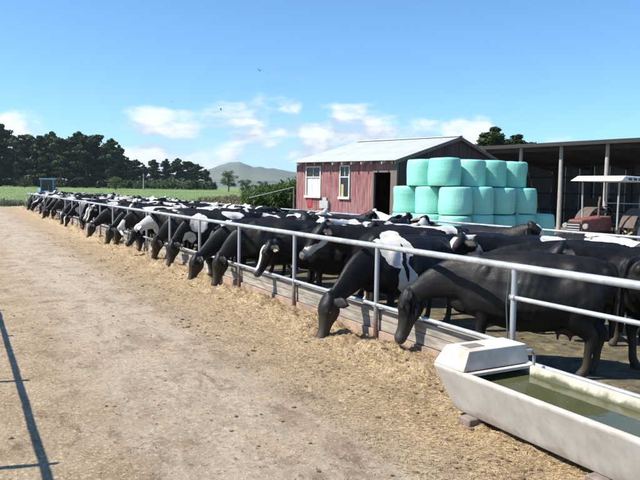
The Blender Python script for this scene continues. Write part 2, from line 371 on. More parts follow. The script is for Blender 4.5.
def lane_mat():
    m, nt, b = new_mat('lane_dirt')
    p = N(nt, 'ShaderNodeNewGeometry').outputs['Position']
    sep = N(nt, 'ShaderNodeSeparateXYZ'); nt.links.new(p, sep.inputs[0]); X = sep.outputs[0]
    big = noise_n(nt, p, 0.45, 5, 0.6); mid = noise_n(nt, p, 1.7, 7, 0.65, 0.3); fine = noise_n(nt, p, 11, 9, 0.72); grit = noise_n(nt, p, 21, 8, 0.8, w=1.0); chaff = noise_n(nt, p, 32, 6, 0.8, 0.8, w=6.0)
    along = noise_n(nt, vmath(nt, 'MULTIPLY', p, (1.9, 0.30, 1)), 1.0, 8, 0.68)
    c = mixc(nt, remap(nt, mid, 0.3, 0.7), (0.240, 0.172, 0.108), (0.415, 0.325, 0.225))
    # worn wheel way: pale bare concrete showing through
    xw = math_n(nt, 'ADD', X, math_n(nt, 'MULTIPLY', math_n(nt, 'SUBTRACT', big, 0.5), 1.8))
    bare = math_n(nt, 'MULTIPLY', remap(nt, xw, 0.7, 1.5), remap(nt, xw, 3.0, 2.2))
    bare = math_n(nt, 'MULTIPLY', bare, remap(nt, math_n(nt, 'ADD', along, math_n(nt, 'MULTIPLY', math_n(nt, 'SUBTRACT', fine, .5), .4)), 0.36, 0.60))
    c = mixc(nt, math_n(nt, 'MULTIPLY', bare, 0.7), c, mixc(nt, remap(nt, fine, .35, .65), (0.325, 0.255, 0.182), (0.50, 0.412, 0.312)))
    # spilt feed and chaff, thick along the wall and in thin drifts on the lane
    feed = remap(nt, math_n(nt, 'ADD', X, math_n(nt, 'MULTIPLY', math_n(nt, 'SUBTRACT', mid, 0.5), 2.2)), 2.5, 3.6)
    drift = math_n(nt, 'MULTIPLY', remap(nt, math_n(nt, 'SUBTRACT', math_n(nt, 'ADD', mid, math_n(nt, 'MULTIPLY', math_n(nt, 'SUBTRACT', fine, 0.5), 0.6)), math_n(nt, 'MULTIPLY', bare, .06)), 0.53, 0.66), 0.6)
    side = math_n(nt, 'MULTIPLY', remap(nt, math_n(nt, 'ADD', X, math_n(nt, 'MULTIPLY', math_n(nt, 'SUBTRACT', mid, 0.5), 2.4)), 1.5, 0.5), 0.5)
    fm = math_n(nt, 'MAXIMUM', math_n(nt, 'MAXIMUM', math_n(nt, 'MULTIPLY', feed, 0.95), side), drift)
    fm = math_n(nt, 'MULTIPLY', fm, remap(nt, fine, 0.33, 0.52))
    c = mixc(nt, fm, c, mixc(nt, remap(nt, chaff, 0.40, 0.60), (0.185, 0.115, 0.052), (0.52, 0.375, 0.195)))
    # dung smears, damp marks, crumbs
    ds = math_n(nt, 'MULTIPLY', remap(nt, fine, .30, .58), remap(nt, noise_n(nt, vmath(nt, 'MULTIPLY', p, (1.5, .8, 1)), 2.2, 8, 0.72, 0.7, w=2.0), 0.515, 0.63))
    c = mixc(nt, math_n(nt, 'MULTIPLY', ds, 0.72), c, (0.135, 0.088, 0.050))
    c = mixc(nt, math_n(nt, 'MULTIPLY', remap(nt, grit, 0.55, 0.60), 0.75), c, (0.085, 0.057, 0.036))
    c = mixc(nt, math_n(nt, 'MULTIPLY', remap(nt, chaff, 0.555, 0.61), 0.7), c, (0.68, 0.54, 0.35))
    nt.links.new(c, b.inputs['Base Color']); b.inputs['Roughness'].default_value = 0.95
    bn = N(nt, 'ShaderNodeBump'); bn.inputs['Strength'].default_value = 0.9; bn.inputs['Distance'].default_value = 0.03
    nt.links.new(math_n(nt, 'ADD', fine, math_n(nt, 'MULTIPLY', grit, 0.7)), bn.inputs['Height']); nt.links.new(bn.outputs[0], b.inputs['Normal'])
    return m
M['field'] = field_mat(); M['lane'] = lane_mat()
M['pen'] = simple('pen_mud', (0.085, 0.068, 0.038), 0.8, 0.45, 7.0, bump=0.9, bscale=14, dirt=(0.23, 0.185, 0.085), dirt_amt=0.85, coord='World')
M['yard'] = simple('yard_dirt', (0.17, 0.14, 0.10), 0.95, 0.25, 0.8, bump=0.5, bscale=10, dirt=(0.14, 0.15, 0.06), dirt_amt=0.6, coord='World')
M['hill'] = simple('hill_bush', (0.075, 0.095, 0.052), 0.95, 0.35, 0.006, coord='World', dirt=(0.13, 0.14, 0.075), dirt_amt=0.8)

# ------------------------------------------------------------------ ground
def ground():
    radii = [0, 20, 45, 70, 95, 120, 150, 190, 230, 270, 330, 450, 700, 1200, 2200, 4000, 7000, 12000]; n = 72
    vs = [(0, 0, -.05)]; fs = []
    for r in radii[1:]:
        t = min(1, max(0, (r-80)/170)); z = -.05 + 1.05*t*t*(3-2*t)
        for k in range(n):
            a = 2*math.pi*k/n; vs.append((r*math.cos(a), r*math.sin(a), z))
    for k in range(n): fs.append((0, 1+k, 1+(k+1) % n))
    for i in range(len(radii)-2):
        for k in range(n):
            A = 1+i*n; B = A+n; fs.append((A+k, B+k, B+(k+1) % n, A+(k+1) % n))
    o = MB().add(vs, fs).build('field_ground', M['field']); tag(o, 'green pasture running back to the trees', kind='structure')
ground()
def sheet(name, xs, ys, zf, m, label, edge=True):
    xs = np.array(xs); ys = np.array(ys); nx, ny = len(xs), len(ys)
    vs = [(x, y, (zf(x, y) if (0 < i < nx-1 and 0 < j < ny-1) or not edge else -0.12)) for j, y in enumerate(ys) for i, x in enumerate(xs)]
    fs = [(j*nx+i, j*nx+i+1, (j+1)*nx+i+1, (j+1)*nx+i) for j in range(ny-1) for i in range(nx-1)]
    me = bpy.data.meshes.new(name); me.from_pydata(vs, [], fs); me.update()
    me.polygons.foreach_set('use_smooth', [True]*len(fs))
    return tag(link(name, me, None, m), label, kind='structure')
def lane_z(x, y):
    b = 0.012*noise.noise((x*1.3, y*1.3, 0)) + 0.010*noise.noise((x*5, y*5, 3)) + 0.006*noise.noise((x*14, y*14, 7))
    berm = 0.15*math.exp(-((x-4.5)/0.55)**2)*(0.45+0.9*noise.noise((x*2.2, y*1.5, 5))+0.55*noise.noise((x*7, y*7, 1))+0.4*noise.noise((x*17, y*17, 2)))
    return b + max(0, berm) + 0.01
ys = list(np.arange(-4, 2, 0.5)) + list(np.arange(2, 13, 0.045)) + list(np.arange(13, 18, 0.1)) + list(np.arange(18, 30, 0.2)) + list(np.arange(30, 64.1, 0.6))
xs = list(np.arange(-9, -0.2, 0.5)) + list(np.arange(-0.2, 2.4, 0.08)) + list(np.arange(2.4, 4.83, 0.045)) + [4.86]
sheet('lane', xs, ys, lane_z, M['lane'], 'bare tan feed lane strewn with straw')
sheet('pen_floor', list(np.arange(4.80, 11.4, 0.25)), list(np.arange(-3, 60.1, 0.5)), lambda x, y: 0.008*noise.noise((x*2, y*2, 0)), M['pen'], 'muddy pen floor under the herd')
sheet('yard', list(np.arange(9.9, 52, 1.5)), list(np.arange(-4, 40, 1.5)), lambda x, y: -0.035+0.02*noise.noise((x*.5, y*.5, 0)), M['yard'], 'dirt yard around the sheds')

# ------------------------------------------------------------------ feed fence, wall
FX = 4.76; P0 = 7.04; SP = 2.41; NP = 22; FEND = P0+SP*(NP-1)
def tube_obj(name, pts, r, m, parent, n=12, **kw): return MB().tube(pts, r, n).build(name, m, parent, smooth=True, **kw)
ff = empty('feed_fence', (FX, 0, 0), 0, 'long galvanised pipe feed fence with the cows eating through it', 'fence')
post_me = MB().tube([(0, 0, -.1), (0, 0, 1.245)], 0.031, 12).mesh('post', True)
def post_mat():
    m, nt, b = new_mat('feed_post_steel')
    tc = N(nt, 'ShaderNodeTexCoord').outputs['Object']; sep = N(nt, 'ShaderNodeSeparateXYZ'); nt.links.new(tc, sep.inputs[0])
    n = noise_n(nt, tc, 7, 6, 0.65)
    z = math_n(nt, 'ADD', sep.outputs[2], math_n(nt, 'MULTIPLY', math_n(nt, 'SUBTRACT', n, 0.5), 0.9))
    c = mixc(nt, remap(nt, z, 0.15, 0.75), (0.16, 0.095, 0.065), (0.36, 0.37, 0.385))
    nt.links.new(c, b.inputs['Base Color']); b.inputs['Roughness'].default_value = 0.55; b.inputs['Metallic'].default_value = 0.25
    return m
M['post'] = post_mat()
for k in range(-2, NP): link('post', post_me, ff, M['post'], loc=(0, P0+SP*k, 0))
joints = [1.5, 4.66] + [P0+SP*k+0.35 for k in (3, 7, 11, 15)] + [FEND+.05]
for a, b in zip(joints[:-1], joints[1:]):
    npt = max(2, int((b-a)/1.2))
    pts = [(0, a+(b-a)*i/npt, 1.275+0.006*noise.noise((a+(b-a)*i/npt, 0, 9))) for i in range(npt+1)]
    tube_obj('top_rail', pts, 0.037, M['galv'], ff)
    if a > 1.6:
        pts = [(-.005, a+(b-a)*i/npt, 0.50+0.012*noise.noise((a+(b-a)*i/npt, 4, 9))) for i in range(npt+1)]
        tube_obj('lower_rail', pts, 0.026, M['galv'], ff)
tube_obj('middle_rail', [(-.005, 1.5, .972), (-.005, 4.66, .968)], 0.023, M['galv'], ff)
tube_obj('lower_rail', [(-.005, 1.5, .385), (-.005, 4.60, .365)], 0.024, M['galv'], ff)
for k in range(-1, NP): tube_obj('clamp', [(-.005, P0+SP*k-.03, .50 if k >= 0 else .968), (-.005, P0+SP*k+.03, .50 if k >= 0 else .968)], 0.034, M['galv'], ff, n=10)
tube_obj('hose', [(-.05, P0-SP+.02, 1.22), (-.065, P0-SP+.03, 0.9), (-.055, P0-SP+.01, .6), (-.06, P0-SP, .2)], 0.007, simple('hose_rubber', (.05, .08, .06), .6), ff, n=6)

fw_ = empty('feed_wall', (4.84, 0, 0), 0, 'low weathered board wall on a red brown kerb under the feed fence', 'wall')
for k in range(0, NP):
    y0, y1 = P0+SP*(k-1)+.004, P0+SP*k-.004
    piece('kerb', fw_, M['footing'], -.055, .085, y0, y1, -.1, .15+.006*random.random())
    if k < 14:
        d = random.uniform(-.008, .008)
        piece('board', fw_, M['wall_board'], -.02+d, .05+d, y0, y1, .165, .295)
        d = random.uniform(-.008, .008)
        piece('board', fw_, M['wall_board'], -.02+d, .05+d, y0, y1, .303, .43+random.uniform(-.008, .008))
    else:
        piece('board', fw_, M['wall_board'], -.02, .05, y0, y1, .165, .43)

# rail on the other side of the pen
bf = empty('back_fence', (10.1, 0, 0), 0, 'pale pipe rail fence along the far side of the herd', 'fence')
for a, b in ((2.0, 17.2), (17.2, 38.0), (38.0, 59.0)): tube_obj('rail', [(0, a, 1.275), (0, b, 1.275)], 0.026, M['galv'], bf, n=10)
for a, b in ((2.0, 59.0),): tube_obj('rail', [(0, a, .70), (0, b, .70)], 0.025, M['galv'], bf, n=8)
bp = MB().tube([(0, 0, -.1), (0, 0, 1.24)], 0.035, 10).mesh('post', True)
for k in range(0, 20): link('post', bp, bf, M['galv'], loc=(0, 2.4+3*k, 0))

# the rail beside the photographer; its shadow lies across the lane
lf = empty('lane_side_fence', (-0.545, 0, 0), 0, 'pipe rail fence casting its shadow on the lane at bottom left', 'fence')
tube_obj('rail', [(0, -3, 1.275), (0, 11.6, 1.275)], 0.028, M['galv'], lf)
for y in (0.72, 2.95, 5.18, 7.41, 9.64, 11.6): link('post', MB().tube([(0, 0, -.1), (0, 0, 1.37)], 0.028, 12).mesh('post', True), lf, M['galv'], loc=(0, y, 0))

# ------------------------------------------------------------------ water trough
def trough():
    t = empty('water_trough', (3.98, 4.43, 0), 0, 'long pale concrete water trough with a boxed cover at its end', 'trough')
    L = 3.3
    # body: outer tapered shell, rim, inner hollow (y runs toward the viewer)
    def loop(x0, x1, y0, y1, z): return [(x0, y0, z), (x1, y0, z), (x1, y1, z), (x0, y1, z)]
    vs = loop(-.17, .27, -L+.08, -.08, .075) + loop(-.365, .385, -L, 0, .475) + loop(-.365, .385, -L, 0, .50) \
       + loop(-.315, .335, -L+.06, -.06, .50) + loop(-.20, .24, -L+.14, -.14, .16)
    fs = [(3, 2, 1, 0)]
    for i in range(4):
        for k in range(4): fs.append((i*4+k, i*4+(k+1) % 4, i*4+4+(k+1) % 4, i*4+4+k))
    fs.append((16, 17, 18, 19))
    me = MB().add(vs, fs).mesh('basin'); bevel_mesh(me, 0.012, 2)
    me.materials.append(M['concrete']); me.materials.append(M['inside_concrete'])
    for p in me.polygons:
        c = p.center; n = p.normal
        inside = c.z > .1 and ((-.33 < c.x < .35 and -L+.04 < c.y < -.04 and c.z < .499 and n.z >= 0 and (abs(n.z) < .99 or c.z < .3)))
        if inside and (n.x*(c.x-.01) < 0 or n.z > .9 or abs(n.y) > .6): p.material_index = 1
    link('basin', me, t)
    MB().add([(-.298, -L+.08, .425), (.318, -L+.08, .425), (.318, -.08, .425), (-.298, -.08, .425)], [(0, 1, 2, 3)]).build('water', M['water'], t)
    # cover: a tapered box lying over the far end, with a shallow recess in its top
    cv = loop(-.36, .40, -.385, 0.0, .503) + loop(-.285, .375, -.365, -.075, .668)
    me = MB().add(cv, [(3, 2, 1, 0), (0, 1, 5, 4), (1, 2, 6, 5), (2, 3, 7, 6), (3, 0, 4, 7), (4, 5, 6, 7)]).mesh('cover'); bevel_mesh(me, 0.006, 2)
    cvo = link('cover', me, t, M['cover_concrete'])
    piece('lifting_slot', cvo, M['block'], -.20, -.02, -.27, -.15, .655, .6715)
    MB().obox((0.02, -.43, .492), (.35, 0, 0), (0, .025, 0), (0, 0, .012)).build('cross_bar', M['cover_concrete'], t)
    for y in (-.30, -1.6, -2.9):
        me = MB().box(-.26, .30, y-.07, y+.07, -.02, .076).mesh('block'); bevel_mesh(me, .008, 1); link('support_block', me, t, M['block'])
    tube_obj('inlet_pipe', [(.30, -.2, .55), (.62, -.2, .55), (.66, -.2, .50), (.66, -.2, .02)], .014, M['galv'], t, n=8)
trough()

# ------------------------------------------------------------------ cows
def catmull(pts, vals, sub):
    out_p, out_v = [], []
    P = [np.array(p, float) for p in pts]; V = [np.array(v, float) for v in vals]
    for i in range(len(P)-1):
        for a, lst in ((P, out_p), (V, out_v)):
            p0 = a[max(i-1, 0)]; p1 = a[i]; p2 = a[i+1]; p3 = a[min(i+2, len(a)-1)]
            for s in range(sub):
                t = s/sub
                lst.append(0.5*((2*p1)+(-p0+p2)*t+(2*p0-5*p1+4*p2-p3)*t*t+(-p0+3*p1-3*p2+p3)*t**3))
    out_p.append(P[-1]); out_v.append(V[-1]); return out_p, out_v
def limb(mb, pts, rad, sub=4, n=14, side=(0, 1, 0), egg=None):
    """loft of ellipses (radius across, radius in the limb's plane) along a smooth path; rounded ends"""
    p, r = catmull(pts, rad, sub); b0 = len(mb.v); m = len(p)
    rows = []
    for i in range(m):
        t = p[min(i+1, m-1)]-p[max(i-1, 0)]; t = t/np.linalg.norm(t)
        s = np.array(side, float); s = s-t*(s@t); s /= np.linalg.norm(s); u = np.cross(t, s)
        rows.append((p[i], t, s, u, r[i]))
    a, t, s, u, rr = rows[0]; start = (a-t*max(rr)*0.35, t, s, u, rr*0.5)
    a, t, s, u, rr = rows[-1]; end = (a+t*max(rr)*0.35, t, s, u, rr*0.5)
    rows = [start]+rows+[end]
    for q, t, s, u, rr in rows:
        for k in range(n):
            an = 2*math.pi*k/n; cs, sn = math.cos(an), math.sin(an)
            w = 1.0
            if egg is not None: w = 1 - egg*(np.sign(u[2])*sn)      # narrower at the top
            mb.v.append(tuple(q + s*rr[0]*cs*w + u*rr[1]*sn))
    for i in range(len(rows)-1):
        for k in range(n):
            A = b0+i*n; B = A+n; mb.f.append((A+k, A+(k+1) % n, B+(k+1) % n, B+k))
    mb.f.append(tuple(b0+n-1-k for k in range(n))); L = b0+(len(rows)-1)*n; mb.f.append(tuple(L+k for k in range(n)))
def ellipsoid(mb, c, r, rot=None, nu=12, nv=8):
    R = rot or Matrix.Identity(3); b0 = len(mb.v); c = Vector(c)
    mb.v.append(tuple(c+R@Vector((0, 0, r[2]))))
    for j in range(1, nv):
        th = math.pi*j/nv
        for k in range(nu):
            ph = 2*math.pi*k/nu
            mb.v.append(tuple(c+R@Vector((r[0]*math.sin(th)*math.cos(ph), r[1]*math.sin(th)*math.sin(ph), r[2]*math.cos(th)))))
    mb.v.append(tuple(c+R@Vector((0, 0, -r[2]))))
    e = len(mb.v)-1
    for k in range(nu): mb.f.append((b0, b0+1+k, b0+1+(k+1) % nu)); mb.f.append((e, e-nu+(k+1) % nu, e-nu+k))
    for j in range(nv-2):
        for k in range(nu):
            A = b0+1+j*nu; B = A+nu; mb.f.append((A+k, B+k, B+(k+1) % nu, A+(k+1) % nu))
COW = {}
def cow_mesh(key, poll, nose, neck, step=(0, 0, 0, 0), tail=0.0, voxel=0.017):
    mb = MB()
    # trunk
    X = [-.80, -.70, -.55, -.35, -.10, .15, .40, .58, .72, .82]
    ZC = [1.08, 1.055, .99, .925, .895, .895, .915, .935, .95, .94]
    HH = [.20, .28, .365, .425, .455, .450, .42, .375, .31, .20]
    HW = [.18, .24, .29, .345, .40, .39, .32, .27, .21, .13]
    limb(mb, [(x, 0, z) for x, z in zip(X, ZC)], list(zip(HW, HH)), 3, 20, egg=0.14)
    for s in (-1, 1):
        ellipsoid(mb, (-.78, s*.095, 1.15), (.09, .065, .085))              # pin bone
        ellipsoid(mb, (-.58, s*.185, .90), (.22, .12, .30))                # thigh
        ellipsoid(mb, (.50, s*.185, .93), (.15, .10, .30), Matrix.Rotation(RAD(-14), 3, 'Y'))   # shoulder blade
        d = step[0 if s > 0 else 1]
        limb(mb, [(-.60, s*.19, .88), (-.50+d*.4, s*.205, .70), (-.645+d*.8, s*.175, .53), (-.695+d, s*.165, .46), (-.670+d, s*.16, .28), (-.655+d, s*.16, .13), (-.615+d, s*.16, .055), (-.60+d, s*.16, .012)],
             [(.12, .20), (.095, .165), (.066, .105), (.053, .075), (.038, .047), (.042, .046), (.048, .056), (.058, .070)], 4, 12)
        d = step[2 if s > 0 else 3]
        limb(mb, [(.50, s*.175, .84), (.46, s*.175, .66), (.50+d*.5, s*.16, .46), (.505+d*.7, s*.16, .37), (.50+d, s*.16, .24), (.50+d, s*.16, .13), (.535+d, s*.16, .055), (.55+d, s*.16, .012)],
             [(.10, .16), (.075, .105), (.055, .062), (.054, .058), (.036, .042), (.042, .045), (.048, .055), (.058, .068)], 4, 12)
    ellipsoid(mb, (-.45, 0, .56), (.19, .15, .13))                        # udder
    for sx, sy in ((-.46, .07), (-.46, -.07), (-.33, .07), (-.33, -.07)): limb(mb, [(sx, sy, .48), (sx, sy, .385)], [(.026, .026), (.016, .016)], 2, 8)
    limb(mb, [(-.76, 0, 1.25), (-.86, 0, 1.24), (-.905, tail*.3, 1.10), (-.90, tail*.6, .85), (-.885, tail, .62), (-.88, tail, .46)],
         [(.035, .04), (.033, .035), (.026, .026), (.022, .022), (.032, .036), (.024, .024)], 4, 8)
    # neck and brisket
    poll = np.array(poll, float); nose = np.array(nose, float)
    hd = nose-poll; hl = np.linalg.norm(hd); hd /= hl
    limb(mb, [(.52, 0, 1.03)]+list(neck)+[tuple(poll+hd*0.05)], [(.19, .30)]+[(.135, .250), (.092, .172)][:len(neck)]+[(.070, .100)], 5, 16, egg=0.10)
    limb(mb, [(.62, 0, .68), (.78, 0, .70), (.87, 0, .80)], [(.11, .12), (.085, .11), (.045, .08)], 3, 10)
    # head; 'fore' is the outward normal of the forehead
    lat = np.cross((0, 0, 1), hd); lat = lat/np.linalg.norm(lat)
    back = np.array(neck[-1])-poll; fore = -(back-hd*(back@hd)); fore /= np.linalg.norm(fore); lat = np.cross(fore, hd); lat /= np.linalg.norm(lat)
    k = 1.18
    def hp(d, f, l=0.0): return tuple(poll+hd*d*k+fore*f+lat*l)
    limb(mb, [hp(-.04, .035), hp(.03, .040), hp(.11, .034), hp(.20, .012), hp(.30, -.004), hp(.39, -.004), hp(.455, .0), hp(.50, -.006)],
         [(.088, .060), (.116, .082), (.124, .100), (.098, .090), (.078, .078), (.076, .072), (.090, .080), (.078, .060)], 3, 18, side=tuple(lat))
    limb(mb, [hp(.03, -.085), hp(.10, -.130), hp(.17, -.130), hp(.27, -.092), hp(.41, -.062)], [(.060, .050), (.070, .062), (.062, .052), (.044, .036), (.044, .034)], 3, 12, side=tuple(lat))   # jaw
    limb(mb, [hp(-.07, .02), hp(-.055, .075)], [(.055, .045), (.045, .03)], 2, 10, side=tuple(lat))   # poll
    for s in (-1, 1):
        limb(mb, [hp(.10, -.02, s*.098), hp(.20, -.035, s*.090), hp(.29, -.03, s*.066)], [(.03, .02), (.03, .016), (.02, .012)], 2, 8, side=tuple(fore))       # cheek bone
    for s in (-1, 1):
        ellipsoid(mb, hp(.145, .055, s*.098), (.040, .030, .034), nu=10, nv=6)                                                    # brow
        base = np.array(hp(.005, -.01, s*.075)); tip = base + lat*s*.235 - fore*.06 + np.array((0, 0, -.05)) - hd*.02
        mid = base*.45+tip*.55 + fore*.015
        limb(mb, [tuple(base), tuple(mid), tuple(tip)], [(.034, .028), (.082, .024), (.020, .018)], 4, 10, side=tuple(hd))        # ear
        ellipsoid(mb, hp(.470, .030, s*.050), (.028, .028, .028), nu=10, nv=6)                                                    # nostril wing
    me = mb.mesh('cow_'+key, fix=False)
    o = bpy.data.objects.new('cow_source', me); COL.objects.link(o)
    md = o.modifiers.new('r', 'REMESH'); md.mode = 'VOXEL'; md.voxel_size = voxel; md.use_smooth_shade = True
    ms = o.modifiers.new('s', 'SMOOTH'); ms.factor = 0.5; ms.iterations = 3
    dg = bpy.context.evaluated_depsgraph_get(); ev = o.evaluated_get(dg)
    out = bpy.data.meshes.new_from_object(ev); out.name = 'cow_'+key
    bpy.data.objects.remove(o)
    nv = len(out.vertices); co = np.empty(nv*3, np.float32); out.vertices.foreach_get('co', co); co = co.reshape(-1, 3)
    # bony relief: hollow flank before the hip, ribs, hollow behind the shoulder, ridge of the spine, loose skin
    nr = np.empty(nv*3, np.float32); out.vertices.foreach_get('normal', nr); nr = nr.reshape(-1, 3)
    x, y, z = co[:, 0], np.abs(co[:, 1]), co[:, 2]
    gs = lambda cx, cz, rx, rz: np.exp(-((x-cx)/rx)**2-((z-cz)/rz)**2)
    d = -.050*gs(-.32, 1.10, .13, .11)*(y > .1) - .030*gs(.24, .98, .08, .22)*(y > .1) - .035*gs(-.70, 1.10, .08, .10)*(y > .08) - .02*gs(.70, .86, .07, .2)*(y > .08)
    d += .032*gs(-.47, 1.215, .085, .060)*np.clip((y-.08)/.08, 0, 1)
    d += .0020*np.sin(2*np.pi*(x+.30*(z-.9))/.088)*gs(.02, .90, .26, .26)*(y > .15)
    d += .016*np.exp(-(y/.035)**2)*np.clip((z-1.15)/.1, 0, 1)*(x < .7)*(x > -.8)
    fold = np.array([noise.noise((float(a)*5, float(b)*5, float(c)*3.5)) for a, b, c in co]); d += .0045*fold
    ring = np.array([noise.noise((float(a)*14, float(b)*6, float(c)*14+3)) for a, b, c in co]); d += .0035*ring*np.clip((x-.55)/.2, 0, 1)
    for sg in (-1, 1):
        d -= .020*np.exp(-(np.linalg.norm(co-np.array(hp(.492, .030, sg*.056)), axis=1)/.017)**2)
        d -= .012*np.exp(-(np.linalg.norm(co-np.array(hp(.175, .015, sg*.125)), axis=1)/.030)**2)
        d -= .014*np.exp(-(np.linalg.norm(co-np.array(hp(.235, -.045, sg*.085)), axis=1)/.05)**2)
    d -= .010*np.exp(-((np.linalg.norm((co-np.array(hp(.475, -.05)))*1.0, axis=1)-.07)/.008)**2)*0
    co = co+nr*d[:, None].astype(np.float32); out.vertices.foreach_set('co', co.ravel()); out.update()
    out.polygons.foreach_set('use_smooth', [True]*len(out.polygons))
    muz = np.array(hp(.49, 0)); sk = np.clip((0.125-np.linalg.norm(co-muz, axis=1))/.03, 0, 1)
    hoof = np.clip((.065-co[:, 2])/.02, 0, 1)*((np.abs(co[:, 1]) > .07) & (co[:, 0] < .75))
    ud = np.clip((1-np.linalg.norm((co-np.array([-.40, 0, .52]))/np.array([.24, .18, .17]), axis=1))/.12, 0, 1)
    for nm, arr in (('skin', np.maximum(sk, hoof)), ('udder', ud)):
        a = out.attributes.new(nm, 'FLOAT', 'POINT'); a.data.foreach_set('value', arr.astype(np.float32))
    # head-local coordinate, for blaze markings
    rel = co-poll; hc = np.stack([rel@hd, rel@fore, rel@lat], 1).astype(np.float32)
    a = out.attributes.new('headco', 'FLOAT_VECTOR', 'POINT'); a.data.foreach_set('vector', hc.ravel())
    COW[key] = dict(mesh=out, eyes=[hp(.150, .038, s*.128) for s in (-1, 1)], ears=[hp(.055, -.045, s*.215) for s in (-1, 1)], hd=hd, fore=fore, lat=lat)
    return out
cow_mesh('feed', (1.27, 0, .61), (1.39, 0, .05), [(.86, 0, .95), (1.07, 0, .80)], (.06, -.05, .03, -.06), .05)
cow_mesh('feed_reach', (1.44, .03, .54), (1.60, .06, .05), [(.90, 0, .90), (1.17, .02, .71)], (-.05, .06, -.05, .05), -.04)
cow_mesh('feed_turn', (1.24, .13, .60), (1.33, .36, .08), [(.86, .02, .94), (1.05, .07, .79)], (.0, .08, .06, -.04), .08)
cow_mesh('feed_away', (1.25, -.13, .60), (1.32, -.34, .08), [(.86, -.02, .94), (1.05, -.07, .79)], (.08, .0, -.04, .05), -.07)
cow_mesh('feed_lift', (1.33, .06, .80), (1.60, .16, .38), [(.88, .01, .99), (1.09, .03, .92)], (.03, .05, .0, .05), .06)
cow_mesh('nose_over', (1.36, .06, .77), (1.44, .17, .27), [(.88, 0, .98), (1.14, .02, .89)], (.02, -.08, .0, .05), .03)
cow_mesh('stand', (1.30, .02, 1.30), (1.62, .04, .88), [(.86, 0, 1.12), (1.10, .01, 1.22)], (.08, -.06, .05, -.03), .04)
cow_mesh('stand_turn', (1.22, .20, 1.40), (1.44, .52, 1.04), [(.86, .03, 1.14), (1.07, .11, 1.28)], (-.04, .08, .0, .06), -.05)
cow_mesh('stand_away', (1.25, -.18, 1.32), (1.46, -.46, .92), [(.86, -.03, 1.12), (1.08, -.10, 1.22)], (.05, -.04, .05, -.05), .05)
cow_mesh('stand_low', (1.38, 0, 1.02), (1.62, .03, .56), [(.88, 0, 1.04), (1.15, 0, 1.05)], (.0, .06, -.04, .04), .0)

